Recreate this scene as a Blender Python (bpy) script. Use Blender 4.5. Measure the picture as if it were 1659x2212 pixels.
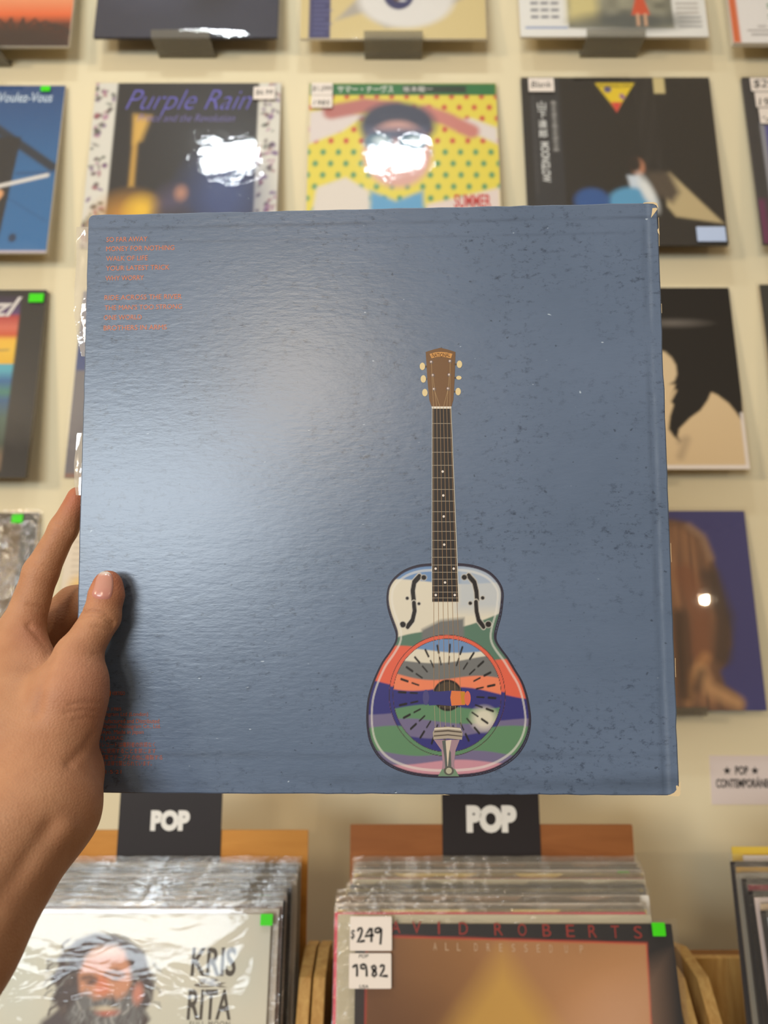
import bpy, bmesh, math, random
import numpy as np
from mathutils import Vector, Matrix
from mathutils.bvhtree import BVHTree

# ------------------------------------------------------------------ clear
for o in list(bpy.data.objects):
    bpy.data.objects.remove(o, do_unlink=True)
SC = bpy.context.scene
COL = SC.collection
random.seed(7)
RNG = np.random.default_rng(11)

# ------------------------------------------------------------------ camera
CAM_Z = 1.55
PITCH = math.radians(7.0)
FPX, CX, CY, IW, IH = 1600.0, 829.5, 1106.0, 1659, 2212
WALL_Y = 1.15
cam_data = bpy.data.cameras.new('camera')
cam = bpy.data.objects.new('camera', cam_data)
COL.objects.link(cam)
cam.location = (0, 0, CAM_Z)
cam.rotation_euler = (math.radians(90) + PITCH, 0, 0)
cam_data.sensor_fit = 'VERTICAL'
cam_data.sensor_height = 7.3
cam_data.sensor_width = 7.3 * IW / IH
cam_data.lens = 7.3 * FPX / IH
cam_data.clip_start = 0.02
cam_data.dof.use_dof = True
cam_data.dof.focus_distance = 0.395
cam_data.dof.aperture_fstop = cam_data.lens / 3.3
SC.camera = cam

# ------------------------------------------------------------------ light
SC.view_settings.view_transform = 'Standard'
SC.view_settings.look = 'None'
SC.view_settings.gamma = 1.0
SC.view_settings.use_curve_mapping = False
SC.view_settings.exposure = -0.15

world = bpy.data.worlds.new('world')
SC.world = world
world.use_nodes = True
bg = world.node_tree.nodes['Background']
bg.inputs[0].default_value = (1.0, 0.78, 0.55, 1)
bg.inputs[1].default_value = 0.17


def area(name, loc, target, sx, sy, watts, colour):
    l = bpy.data.lights.new(name, 'AREA')
    l.shape = 'RECTANGLE'
    l.size, l.size_y = sx, sy
    l.energy = watts
    l.color = colour
    o = bpy.data.objects.new(name, l)
    COL.objects.link(o)
    o.location = loc
    o.rotation_euler = (Vector(target) - Vector(loc)).to_track_quat('-Z', 'Y').to_euler()
    return o


# two cool LED heads on the ceiling in front of the display wall
area('ceiling_lamp_light', (-0.48, 0.28, 3.12), (-0.48, 0.30, 0), 0.17, 0.10, 4.2, (0.86, 0.95, 1.0))
area('ceiling_lamp_light', (0.03, 0.28, 3.12), (0.03, 0.30, 0), 0.17, 0.10, 4.2, (0.86, 0.95, 1.0))
# warm shop lamps further back
area('shop_lamp_light', (-0.55, -2.5, 2.34), (0, 0.6, 1.5), 0.34, 0.34, 18, (1.0, 0.82, 0.60))
area('shop_lamp_light', (1.87, -2.0, 2.25), (0.3, 1.0, 1.4), 0.035, 0.035, 7, (1.0, 0.80, 0.55))
area('shop_lamp_light', (-2.75, -1.75, 2.50), (-0.2, 0.6, 1.4), 0.42, 0.42, 42, (1.0, 0.82, 0.60))
# daylight through the shop front, behind and to the left
area('shop_front_daylight', (-1.35, -2.5, 1.76), (-0.2, 0.5, 1.55), 1.2, 0.75, 60, (0.82, 0.92, 1.0))

# ------------------------------------------------------------------ helpers
FW = Vector((0, math.cos(PITCH), math.sin(PITCH)))
UP = Vector((0, -math.sin(PITCH), math.cos(PITCH)))
RT = Vector((1, 0, 0))
EYE = Vector((0, 0, CAM_Z))


def ray(px, py):
    return FW + RT * ((px - CX) / FPX) - UP * ((py - CY) / FPX)


def at_depth(px, py, d):
    return EYE + ray(px, py) * d


def at_y(px, py, y):
    r = ray(px, py)
    return EYE + r * (y / r.y)


def lin(c):
    return tuple(((v / 255.0 + 0.055) / 1.055) ** 2.4 if v > 10 else v / 255.0 / 12.92 for v in c)


def npl(c):
    return np.array(lin(c), dtype=np.float32)


MATS = {}


def mat(name, colour=(200, 200, 200), rough=0.5, spec=0.5, **kw):
    if name in MATS:
        return MATS[name]
    m = bpy.data.materials.new(name)
    m.use_nodes = True
    b = m.node_tree.nodes['Principled BSDF']
    b.inputs['Base Color'].default_value = (*lin(colour), 1)
    b.inputs['Roughness'].default_value = rough
    b.inputs['Specular IOR Level'].default_value = spec
    for k, v in kw.items():
        b.inputs[k].default_value = v
    MATS[name] = m
    return m


def nd(m, kind, **inp):
    n = m.node_tree.nodes.new(kind)
    for k, v in inp.items():
        if k in n.inputs:
            n.inputs[k].default_value = v
        else:
            setattr(n, k, v)
    return n


def lk(m, a, ao, b, bi):
    m.node_tree.links.new(a.outputs[ao], b.inputs[bi])


def tag(o, label=None, cat=None, group=None, kind=None):
    if label: o['label'] = label
    if cat: o['category'] = cat
    if group: o['group'] = group
    if kind: o['kind'] = kind
    return o


def link(name, me, parent=None):
    o = bpy.data.objects.new(name, me)
    COL.objects.link(o)
    if parent is not None:
        o.parent = parent
    return o


def empty(name, mw):
    o = bpy.data.objects.new(name, None)
    o.empty_display_size = 0.02
    COL.objects.link(o)
    o.matrix_world = mw
    return o


def frame(origin, ux, uy, n):
    """local X = ux, local Y = n (away from the viewer), local Z = uy"""
    m = Matrix.Identity(4)
    for i, v in enumerate((ux, n, uy, origin)):
        for r in range(3):
            m[r][i] = v[r]
    return m


def mesh_np(name, verts, faces, material=None, smooth=False, colours=None):
    me = bpy.data.meshes.new(name)
    me.from_pydata([tuple(v) for v in verts], [], [tuple(f) for f in faces])
    if colours is not None:
        a = me.color_attributes.new('print', 'FLOAT_COLOR', 'POINT')
        c = np.ones((len(verts), 4), np.float32)
        c[:, :3] = colours
        a.data.foreach_set('color', c.ravel())
    if material: me.materials.append(material)
    if smooth:
        me.polygons.foreach_set('use_smooth', [True] * len(me.polygons))
    me.update()
    return me


def box_mesh(name, x0, x1, y0, y1, z0, z1, material, bevel=0.0, seg=2):
    bm = bmesh.new()
    bmesh.ops.create_cube(bm, size=1)
    for v in bm.verts:
        v.co = Vector((x0 + (v.co.x + .5) * (x1 - x0), y0 + (v.co.y + .5) * (y1 - y0), z0 + (v.co.z + .5) * (z1 - z0)))
    if bevel > 0:
        bmesh.ops.bevel(bm, geom=list(bm.edges), offset=bevel, segments=seg, affect='EDGES', profile=0.5)
    me = bpy.data.meshes.new(name)
    bm.to_mesh(me)
    bm.free()
    me.materials.append(material)
    return me


def rounded_slab(name, w, h, y0, y1, r, material, n=5):
    """card of width w and height h standing on z = 0, rounded corners"""
    pts = []
    for cx, cz, a0 in ((w / 2 - r, r, -90), (w / 2 - r, h - r, 0), (-w / 2 + r, h - r, 90), (-w / 2 + r, r, 180)):
        for k in range(n + 1):
            a = math.radians(a0 + 90 * k / n)
            pts.append((cx + r * math.cos(a), cz + r * math.sin(a)))
    N = len(pts)
    v = [(x, y0, z) for x, z in pts] + [(x, y1, z) for x, z in pts]
    f = [list(range(N)), list(range(2 * N - 1, N - 1, -1))]
    f += [[i, N + i, N + (i + 1) % N, (i + 1) % N] for i in range(N)]
    return mesh_np(name, v, f, material)


# ------------------------------------------------------------------ materials
def print_mat(name, rough, spec=0.4):
    m = mat(name, rough=rough, spec=spec)
    a = nd(m, 'ShaderNodeVertexColor', layer_name='print')
    b = m.node_tree.nodes['Principled BSDF']
    lk(m, a, 0, b, 'Base Color')
    return m


M_PRINT = print_mat('printed_card', 0.42, 0.3)
M_PRINT_SOFT = print_mat('printed_laminate', 0.38, 0.35)


def wood(name, c1, c2, scale=9.0, rough=0.55, axis='X'):
    m = mat(name, c1, rough, 0.3)
    b = m.node_tree.nodes['Principled BSDF']
    tc = nd(m, 'ShaderNodeTexCoord')
    mp = nd(m, 'ShaderNodeMapping')
    mp.inputs['Scale'].default_value = (2, 14, 14) if axis == 'X' else (14, 14, 2)
    n1 = nd(m, 'ShaderNodeTexNoise', Scale=scale, Detail=6.0, Roughness=0.6, Distortion=0.6)
    rp = nd(m, 'ShaderNodeValToRGB')
    rp.color_ramp.elements[0].color = (*lin(c2), 1)
    rp.color_ramp.elements[1].color = (*lin(c1), 1)
    rp.color_ramp.elements[0].position = 0.3
    rp.color_ramp.elements[1].position = 0.68
    bp = nd(m, 'ShaderNodeBump', Strength=0.12, Distance=0.002)
    lk(m, tc, 'Object', mp, 0); lk(m, mp, 0, n1, 'Vector'); lk(m, n1, 0, rp, 0)
    lk(m, rp, 0, b, 'Base Color'); lk(m, n1, 0, bp, 'Height'); lk(m, bp, 0, b, 'Normal')
    return m


M_PINE = wood('pale_pine', (196, 156, 92), (168, 124, 66), axis='Z')
M_RAIL = wood('brown_board', (150, 98, 42), (118, 72, 28))
M_DIV_LIGHT = wood('golden_board', (205, 142, 62), (188, 124, 48), scale=4)
M_DIV_DARK = wood('red_brown_board', (158, 98, 52), (138, 82, 40), scale=4)
M_DARKWOOD = wood('dark_counter_wood', (96, 62, 34), (70, 44, 24))


def wall_mat():
    m = mat('cream_wall_paint', (233, 220, 186), 0.75, 0.2)
    b = m.node_tree.nodes['Principled BSDF']
    tc = nd(m, 'ShaderNodeTexCoord')
    n = nd(m, 'ShaderNodeTexNoise', Scale=160.0, Detail=4.0)
    n2 = nd(m, 'ShaderNodeTexNoise', Scale=2.2, Detail=3.0)
    rp = nd(m, 'ShaderNodeValToRGB')
    rp.color_ramp.elements[0].color = (*lin((229, 215, 179)), 1)
    rp.color_ramp.elements[1].color = (*lin((236, 224, 190)), 1)
    bp = nd(m, 'ShaderNodeBump', Strength=0.08, Distance=0.001)
    lk(m, tc, 'Object', n, 'Vector'); lk(m, tc, 'Object', n2, 'Vector')
    lk(m, n2, 0, rp, 0); lk(m, rp, 0, b, 'Base Color')
    lk(m, n, 0, bp, 'Height'); lk(m, bp, 0, b, 'Normal')
    return m


M_WALL = wall_mat()


def film_mat(name, gloss=0.10, haze=0.04, tint=(255, 255, 255), rough=0.06, bump=0.25, bscale=(9, 9, 9), edge=0.45):
    """clear polythene: mostly transparent, glossy by Fresnel, faintly milky"""
    m = bpy.data.materials.new(name)
    m.use_nodes = True
    nt = m.node_tree
    nt.nodes.clear()
    out = nd(m, 'ShaderNodeOutputMaterial')
    tr = nd(m, 'ShaderNodeBsdfTransparent', Color=(*lin(tint), 1))
    gl = nd(m, 'ShaderNodeBsdfGlossy', Roughness=rough, Color=(1, 1, 1, 1))
    df = nd(m, 'ShaderNodeBsdfDiffuse', Color=(*lin((222, 212, 194)), 1))
    fr = nd(m, 'ShaderNodeFresnel', IOR=1.45)
    ge = nd(m, 'ShaderNodeNewGeometry')
    io = nd(m, 'ShaderNodeMapRange')
    io.inputs['To Min'].default_value = 1.45
    io.inputs['To Max'].default_value = 1 / 1.45
    lk(m, ge, 'Backfacing', io, 0); lk(m, io, 0, fr, 'IOR')
    ml = nd(m, 'ShaderNodeMath', operation='MULTIPLY_ADD', use_clamp=True)
    ml.inputs[1].default_value = edge / 0.25
    ml.inputs[2].default_value = gloss * 0.4
    m1 = nd(m, 'ShaderNodeMixShader', Fac=haze)
    m2 = nd(m, 'ShaderNodeMixShader')
    tc = nd(m, 'ShaderNodeTexCoord')
    mp = nd(m, 'ShaderNodeMapping')
    mp.inputs['Scale'].default_value = bscale
    nz = nd(m, 'ShaderNodeTexNoise', Scale=3.0, Detail=3.0, Distortion=1.2)
    bp = nd(m, 'ShaderNodeBump', Strength=bump, Distance=0.004)
    lk(m, tc, 'Object', mp, 0); lk(m, mp, 0, nz, 'Vector'); lk(m, nz, 0, bp, 'Height')
    lk(m, bp, 0, gl, 'Normal'); lk(m, bp, 0, fr, 'Normal')
    lk(m, fr, 0, ml, 0); lk(m, ml, 0, m2, 0)
    lk(m, tr, 0, m1, 1); lk(m, df, 0, m1, 2)
    lk(m, m1, 0, m2, 1); lk(m, gl, 0, m2, 2)
    lk(m, m2, 0, out, 0)
    MATS[name] = m
    return m


M_FILM = film_mat('clear_outer_sleeve_film', gloss=0.06, haze=0.02, bump=0.10, rough=0.05, edge=0.3)
M_FILM_FLAT = film_mat('taut_outer_sleeve_film', gloss=0.04, haze=0.02, bump=0.015, rough=0.02, edge=0.2)
M_FILM_CRINKLED = film_mat('crinkled_outer_sleeve_film', gloss=0.04, haze=0.02, bump=0.8, bscale=(20, 20, 20), edge=0.2)
M_FILM_BIN = film_mat('hazy_outer_sleeve_film', gloss=0.03, haze=0.05, bump=0.9, bscale=(12, 40, 40), rough=0.10, edge=0.22)
M_FILM_FRONT = film_mat('stretched_outer_sleeve_film', gloss=0.015, haze=0.02, bump=0.14, bscale=(5, 9, 14), rough=0.05, edge=0.13)
M_INNER = film_mat('milky_inner_sleeve_film', gloss=0.06, haze=0.45, bump=0.2)
M_ACRYLIC = film_mat('frosted_acrylic', gloss=0.04, haze=0.13, tint=(206, 206, 202), rough=0.22, bump=0.02, edge=0.2)


def obj_colour_mat(name, rough=0.5):
    m = mat(name, rough=rough, spec=0.3)
    oi = nd(m, 'ShaderNodeObjectInfo')
    lk(m, oi, 'Color', m.node_tree.nodes['Principled BSDF'], 'Base Color')
    return m


M_CARD = obj_colour_mat('sleeve_card')
M_GREEN = mat('green_sticker_paper', (70, 224, 20), 0.5, 0.3)
M_LABEL = mat('white_label_paper', (238, 226, 214), 0.6, 0.3)
M_INK = mat('black_ink', (38, 34, 32), 0.6, 0.2)
M_WHITE_INK = mat('white_ink', (240, 236, 228), 0.6, 0.2)
M_BLACK_CARD = mat('black_sign_card', (42, 36, 36), 0.55, 0.3)

INKS = {}


def ink(c, rough=0.5):
    k = (*c, rough)
    if k not in INKS:
        INKS[k] = mat('ink_%02x%02x%02x' % tuple(int(v) for v in c), c, rough, 0.25)
    return INKS[k]


# ------------------------------------------------------------------ text
TEXT_CACHE = {}


def text_outline(s, bold=0.0, shear=0.0, spacing=1.0):
    """a flat mesh of the words, fitted to the unit square; returns (verts, faces)"""
    key = (s, bold, shear, spacing)
    if key in TEXT_CACHE:
        return TEXT_CACHE[key]
    c = bpy.data.curves.new('t', 'FONT')
    c.body = s
    c.offset = bold
    c.shear = shear
    c.space_character = spacing
    c.resolution_u = 4
    o = bpy.data.objects.new('t', c)
    COL.objects.link(o)
    dg = bpy.context.evaluated_depsgraph_get()
    me = bpy.data.meshes.new_from_object(o.evaluated_get(dg))
    v = np.array([tuple(p.co) for p in me.vertices]) if len(me.vertices) else np.zeros((0, 3))
    f = [tuple(p.vertices) for p in me.polygons]
    bpy.data.objects.remove(o, do_unlink=True)
    bpy.data.curves.remove(c)
    bpy.data.meshes.remove(me)
    if len(v):
        lo, hi = v.min(0), v.max(0)
        v = (v - lo) / np.maximum(hi - lo, 1e-6)
    TEXT_CACHE[key] = (v, f)
    return v, f


def text(name, s, parent, x0, x1, z0, z1, y, material, bold=0.0, shear=0.0, spacing=1.0, rot=0.0):
    """words in the box x0..x1, z0..z1 of the parent's own plane (rot in quarter turns, clockwise)"""
    v, f = text_outline(s, bold, shear, spacing)
    if not len(v):
        return None
    if rot == 1:
        a, b = v[:, 1], 1 - v[:, 0]
    else:
        a, b = v[:, 0], v[:, 1]
    V = np.c_[x0 + a * (x1 - x0), np.full(len(v), y), z0 + b * (z1 - z0)]
    return link(name, mesh_np(name, V, f, material), parent)


def strokes(name, lines, parent, y, w, material):
    """hand-drawn pen strokes: list of polylines [(x, z), ...]"""
    V, F = [], []
    for ln in lines:
        p = np.array(ln, float)
        for i in range(len(p)):
            a = p[max(i - 1, 0)]; b = p[min(i + 1, len(p) - 1)]
            d = b - a
            d = d / (np.linalg.norm(d) + 1e-9)
            nrm = np.array([-d[1], d[0]]) * w / 2
            V += [(p[i][0] + nrm[0], y, p[i][1] + nrm[1]), (p[i][0] - nrm[0], y, p[i][1] - nrm[1])]
            if i:
                k = len(V)
                F.append((k - 4, k - 3, k - 1, k - 2))
    return link(name, mesh_np(name, V, F, material), parent)


# ------------------------------------------------------------------ painting a flat print
class Paint:
    """a printed picture as a fine grid of coloured points; u to the right, v up, both 0..1"""

    def __init__(self, n, base, aspect=1.0):
        self.nx, self.ny = int(n * aspect), n
        u = np.linspace(0, 1, self.nx + 1, dtype=np.float32)
        v = np.linspace(0, 1, self.ny + 1, dtype=np.float32)
        self.U, self.V = np.meshgrid(u, v)
        self.img = np.ones((*self.U.shape, 3), np.float32) * npl(base)
        self.soft = 0.6 / n

    def mix(self, a, c):
        a = np.clip(a, 0, 1)[..., None]
        self.img = self.img * (1 - a) + (npl(c) if isinstance(c, tuple) else c) * a
        return self

    def cov(self, d, s=None):
        s = s or self.soft
        return np.clip(0.5 - d / (2 * s), 0, 1)

    def ell(self, cx, cy, rx, ry, c, s=None, rot=0.0, al=1.0):
        a = math.radians(rot)
        x, y = self.U - cx, self.V - cy
        X, Y = x * math.cos(a) + y * math.sin(a), -x * math.sin(a) + y * math.cos(a)
        d = (np.sqrt((X / rx) ** 2 + (Y / ry) ** 2) - 1) * min(rx, ry)
        return self.mix(self.cov(d, s) * al, c)

    def rect(self, x0, y0, x1, y1, c, s=None, al=1.0):
        d = np.maximum(np.maximum(x0 - self.U, self.U - x1), np.maximum(y0 - self.V, self.V - y1))
        return self.mix(self.cov(d, s) * al, c)

    def poly_d(self, pts):
        p = np.array(pts, np.float32)
        d = np.full(self.U.shape, 1e9, np.float32)
        ins = np.zeros(self.U.shape, bool)
        for i in range(len(p)):
            a, b = p[i], p[(i + 1) % len(p)]
            e = b - a
            wx, wy = self.U - a[0], self.V - a[1]
            t = np.clip((wx * e[0] + wy * e[1]) / (e @ e + 1e-12), 0, 1)
            d = np.minimum(d, (wx - e[0] * t) ** 2 + (wy - e[1] * t) ** 2)
            c1 = (a[1] > self.V) != (b[1] > self.V)
            xi = a[0] + (self.V - a[1]) * (e[0] / (e[1] if abs(e[1]) > 1e-9 else 1e-9))
            ins ^= c1 & (self.U < xi)
        return np.where(ins, -1, 1) * np.sqrt(d)

    def poly(self, pts, c, s=None, al=1.0):
        return self.mix(self.cov(self.poly_d(pts), s) * al, c)

    def line(self, pts, w, c, s=None, al=1.0):
        p = np.array(pts, np.float32)
        d = np.full(self.U.shape, 1e9, np.float32)
        for a, b in zip(p[:-1], p[1:]):
            e = b - a
            wx, wy = self.U - a[0], self.V - a[1]
            t = np.clip((wx * e[0] + wy * e[1]) / (e @ e + 1e-12), 0, 1)
            d = np.minimum(d, (wx - e[0] * t) ** 2 + (wy - e[1] * t) ** 2)
        return self.mix(self.cov(np.sqrt(d) - w / 2, s) * al, c)

    def vgrad(self, stops, x0=0, y0=0, x1=1, y1=1, s=None):
        vs = [k for k, _ in stops]
        cs = np.array([npl(c) for _, c in stops])
        g = np.stack([np.interp(self.V, vs, cs[:, i]) for i in range(3)], -1)
        d = np.maximum(np.maximum(x0 - self.U, self.U - x1), np.maximum(y0 - self.V, self.V - y1))
        return self.mix(self.cov(d, s), g)

    def noise(self, fx, fy, seed=0):
        r = np.random.default_rng(seed)
        g = r.random((int(fy) + 3, int(fx) + 3)).astype(np.float32)
        x, y = self.U * fx, self.V * fy
        i, j = x.astype(int), y.astype(int)
        a, b = x - i, y - j
        a, b = a * a * (3 - 2 * a), b * b * (3 - 2 * b)
        return (g[j, i] * (1 - a) + g[j, i + 1] * a) * (1 - b) + (g[j + 1, i] * (1 - a) + g[j + 1, i + 1] * a) * b

    def mesh(self, name, w, h, y, material, x0=None, z0=0.0):
        x0 = -w / 2 if x0 is None else x0
        H, W = self.U.shape
        V = np.stack([x0 + self.U * w, np.full_like(self.U, y), z0 + self.V * h], -1).reshape(-1, 3)
        idx = np.arange(H * W).reshape(H, W)
        F = np.stack([idx[:-1, :-1], idx[:-1, 1:], idx[1:, 1:], idx[1:, :-1]], -1).reshape(-1, 4)
        return fast_mesh(name, V, F, material, self.img.reshape(-1, 3))


def fast_mesh(name, V, F, material, colours=None, smooth=False):
    me = bpy.data.meshes.new(name)
    nv, nf = len(V), len(F)
    me.vertices.add(nv)
    me.vertices.foreach_set('co', np.ascontiguousarray(V, np.float32).ravel())
    me.loops.add(nf * 4)
    me.loops.foreach_set('vertex_index', np.ascontiguousarray(F, np.int32).ravel())
    me.polygons.add(nf)
    me.polygons.foreach_set('loop_start', np.arange(0, nf * 4, 4, dtype=np.int32))
    if smooth:
        me.polygons.foreach_set('use_smooth', np.ones(nf, bool))
    me.update(calc_edges=True)
    if colours is not None:
        a = me.color_attributes.new('print', 'FLOAT_COLOR', 'POINT')
        c = np.ones((nv, 4), np.float32)
        c[:, :3] = colours
        a.data.foreach_set('color', c.ravel())
    me.materials.append(material)
    return me


def film_sheet(name, w, h, y, material, amp=0.0012, seed=0, n=30, z0=-0.003, back=None):
    """a polythene sheet over the front of a sleeve, bulging and creased; closed behind by a plain sheet"""
    r = np.random.default_rng(seed)
    u = np.linspace(-1, 1, n + 1)
    U, V = np.meshgrid(u, u)
    d = np.zeros_like(U)
    for k in range(7):
        a = r.uniform(0, math.pi)
        fr = r.uniform(1.0, 5.0)
        d += np.sin((U * math.cos(a) + V * math.sin(a)) * fr + r.uniform(0, 6)) / (1 + 0.5 * fr)
    # folds that run into the corners
    for sx, sy in ((1, 1), (-1, 1), (1, -1), (-1, -1)):
        rr = np.hypot(U - sx, V - sy) + 1e-3
        an = np.arctan2(V - sy, U - sx)
        d += 0.9 * np.sin(an * r.uniform(9, 16)) * np.exp(-((rr - 0.3) / 0.3) ** 2)
    d = d / np.abs(d).max()
    edge = np.clip((1 - np.maximum(np.abs(U), np.abs(V))) / 0.10, 0, 1)
    Y = y - amp * (0.25 + (d * 0.5 + 0.5) * edge)
    P = np.stack([U * w / 2, Y, z0 + (V * .5 + .5) * h], -1).reshape(-1, 3)
    idx = np.arange((n + 1) ** 2).reshape(n + 1, n + 1)
    F = np.stack([idx[:-1, :-1], idx[:-1, 1:], idx[1:, 1:], idx[1:, :-1]], -1).reshape(-1, 4)
    if back is not None:
        k = len(P)
        P = np.r_[P, [(-w / 2, back, z0), (w / 2, back, z0), (w / 2, back, z0 + h), (-w / 2, back, z0 + h)]]
        F = np.r_[F, [[k + 3, k + 2, k + 1, k]]]
    return fast_mesh(name, P, F, material, smooth=True)


# ------------------------------------------------------------------ the room
def structure(name, me):
    return tag(link(name, me), kind='structure')


structure('wall_back', box_mesh('wall_back', -3.0, 3.0, WALL_Y, WALL_Y + 0.12, 0, 3.2, M_WALL))
structure('floor', box_mesh('floor', -3.0, 3.0, -3.5, WALL_Y + 0.12, -0.08, 0, wood('floor_boards', (120, 96, 74), (96, 74, 54))))
structure('ceiling', box_mesh('ceiling', -3.0, 3.0, -3.5, WALL_Y + 0.12, 3.2, 3.3, mat('ceiling_paint', (232, 226, 214), 0.8, 0.2)))

# ------------------------------------------------------------------ sleeves on the wall
LP = 0.3135
LEAN = math.radians(6.2)
HOLD = []


def wall_sleeve(tl, tr, label, paint, film=M_FILM, seed=1, sticker=None, edge=(225, 215, 195), amp=0.0014,
                size=None, thick=0.0042, name='record_sleeve', material=M_PRINT, group='record sleeves displayed on the wall', ledge=(None, -.004)):
    """a record sleeve leaning on the wall; tl / tr: photo pixels of its top corners, either may be None"""
    t = thick
    yw = WALL_Y - t / 2 - 0.0022
    if tl and tr:
        a, b = at_y(*tl, yw), at_y(*tr, yw)
        w = size or (b - a).length
        c = (a + b) / 2
    elif tr:
        b = at_y(*tr, yw); w = size or LP
        c = b + Vector((-w / 2, 0, 0))
    else:
        a = at_y(*tl, yw); w = size or LP
        c = a + Vector((w / 2, 0, 0))
    h = w
    uy = Vector((0, math.sin(LEAN), math.cos(LEAN)))
    n = Vector((0, math.cos(LEAN), -math.sin(LEAN)))
    base = c - uy * h
    root = empty(name, frame(base, Vector((1, 0, 0)), uy, n))
    tag(root, label, 'record sleeve', group)
    card = link('cover', rounded_slab('cover', w, h, -t / 2, t / 2, 0.0015, M_CARD), root)
    card.color = (*lin(edge), 1)
    link('cover_print', paint.mesh('cover_print', w - 0.0006, h - 0.0006, -t / 2 - 0.00012, material, z0=0.0003), root)
    if film:
        link('outer_sleeve', film_sheet('outer_sleeve', w + 0.009, h + 0.008, -t / 2 - 0.0010, film, amp, seed, z0=-0.0015, back=t / 2 + 0.0008), root)
    if sticker:
        x, z, sw, sh = sticker
        link('sticker', rounded_slab('sticker', sw * w, sh * h, -t / 2 - 0.0036, -t / 2 - 0.0033, 0.0008, M_GREEN), root).location = ((x - .5) * w, 0, z * h)
    HOLD.append((base, w, t, n, uy, ledge, label))
    root['w'] = w
    return root, w, h, -t / 2


def ctext(s, sl, u0, u1, v0, v1, material, dy=0.0004, **kw):
    root, w, h, y = sl
    return text('lettering', s, root, (u0 - .5) * w, (u1 - .5) * w, v0 * h, v1 * h, y - dy, material, **kw)


def label_on(sl, u0, u1, v0, v1, words, dy=0.0036, m=None):
    """a paper price label on the film; words: list of (text, u0, u1, v0, v1) within the label"""
    root, w, h, y = sl
    lw, lh = (u1 - u0) * w, (v1 - v0) * h
    o = link('price_label', rounded_slab('price_label', lw, lh, y - dy - 0.0003, y - dy, 0.001, m or M_LABEL), root)
    o.location = (((u0 + u1) / 2 - .5) * w, 0, v0 * h)
    for s, a, b, c, d in words:
        text('lettering', s, o, (a - .5) * lw, (b - .5) * lw, c * lh, d * lh, y - dy - 0.0005, M_INK, shear=0.15)
    return o


N = 128
# --- top row
p = Paint(N, (224, 150, 110)).vgrad([(0, (60, 32, 24)), (.14, (90, 42, 26)), (.2, (228, 104, 52)), (.3, (232, 150, 104)), (.5, (196, 150, 150)), (1, (120, 120, 160))])
for k in range(12):
    a = math.radians(20 + 13 * k)
    p.line([(.72, .05), (.72 + .28 * math.cos(a), .03 + .15 * math.sin(a)), (.72 + .42 * math.cos(a), .12 * math.sin(a))], .012, (44, 26, 22), .004)
p.ell(.5, .0, .6, .10, (52, 30, 24), .03)
wall_sleeve(None, (187, -222), 'orange sunset record sleeve with dark palm fronds, top left corner of the wall', p, ledge=('orange sunset record sleeve', -0.004), seed=3)
p = Paint(N, (46, 48, 66)).vgrad([(0, (44, 46, 64)), (.5, (54, 58, 78)), (1, (40, 42, 60))])
p.ell(.62, .5, .16, .3, (34, 34, 46), .08).ell(.3, .34, .18, .12, (64, 68, 88), .1)
wall_sleeve((236, -227), (612, -229), 'dark navy blue record sleeve in the top row', p, ledge=('dark navy record sleeve', -0.006), seed=5, edge=(60, 58, 66), amp=.003)
p = Paint(N, (216, 196, 140))
p.rect(.045, 0, .16, 1, (58, 60, 108))
for k in range(10):
    p.rect(.07, .03 + .03 * k, .07 + .06 + .02 * ((k * 7) % 3), .04 + .03 * k, (104, 106, 150), al=.7)
p.poly([(.19, .12), (.42, .40), (.75, .42), (.98, .33), (.62, .10), (.46, .07), (.34, .17)], (176, 168, 156), .015)
p.ell(.57, .26, .26, .19, (226, 222, 216), .02).ell(.53, .29, .083, .10, (44, 48, 98)).ell(.53, .29, .042, .05, (86, 66, 60)).ell(.55, .25, .02, .008, (220, 220, 225))
wall_sleeve((658, -229), (1039, -230), 'cream record sleeve with a blue eye and a clipped corner, top row', p, ledge=('cream sleeve with the blue eye', 0.0), seed=8, amp=.003)
p = Paint(N, (236, 234, 228))
p.rect(.26, .055, .82, .96, (104, 104, 92)).mix(p.cov(np.maximum(np.maximum(.26 - p.U, p.U - .82), np.maximum(.055 - p.V, p.V - .96))) * p.noise(16, 20, 4) * .8, (190, 186, 160))
p.rect(.26, .10, .42, .32, (214, 200, 140), .03).ell(.60, .1, .26, .06, (92, 96, 92), .03)
p.poly([(.60, .14), (.70, .14), (.67, .26), (.63, .26)], (214, 84, 50)).rect(.625, .07, .64, .15, (226, 176, 140)).rect(.665, .07, .68, .15, (226, 176, 140)).ell(.65, .29, .03, .03, (90, 60, 44))
for k in range(3):
    for j in range(3):
        p.rect(.06 + .055 * j, .12 + .045 * k, .10 + .055 * j, .135 + .045 * k, (90, 92, 110))
    p.rect(.03, .055, .25, .06, (110, 140, 190)).rect(.85, .06 + .03 * k, .97, .07 + .03 * k, (140, 140, 140)).rect(.84, .15 + .03 * k, .96, .16 + .03 * k, (160, 150, 140))
wall_sleeve((1108, -236), (1492, -236), 'white record sleeve with a picture of a child in an orange dress', p, ledge=('white sleeve with the child in orange', 0.0), seed=9)
p = Paint(N, (238, 234, 230)).rect(0, 0, .04, 1, (222, 110, 60)).rect(.36, .02, 1, 1, (226, 128, 84)).rect(.4, .3, 1, 1, (200, 90, 60), .1).rect(.1, .048, .34, .056, (120, 112, 108), .004).rect(.08, .075, .32, .081, (150, 142, 136), .003).rect(.14, .1, .18, .108, (150, 142, 136), .003).rect(.22, .1, .28, .108, (150, 142, 136), .003)
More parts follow.
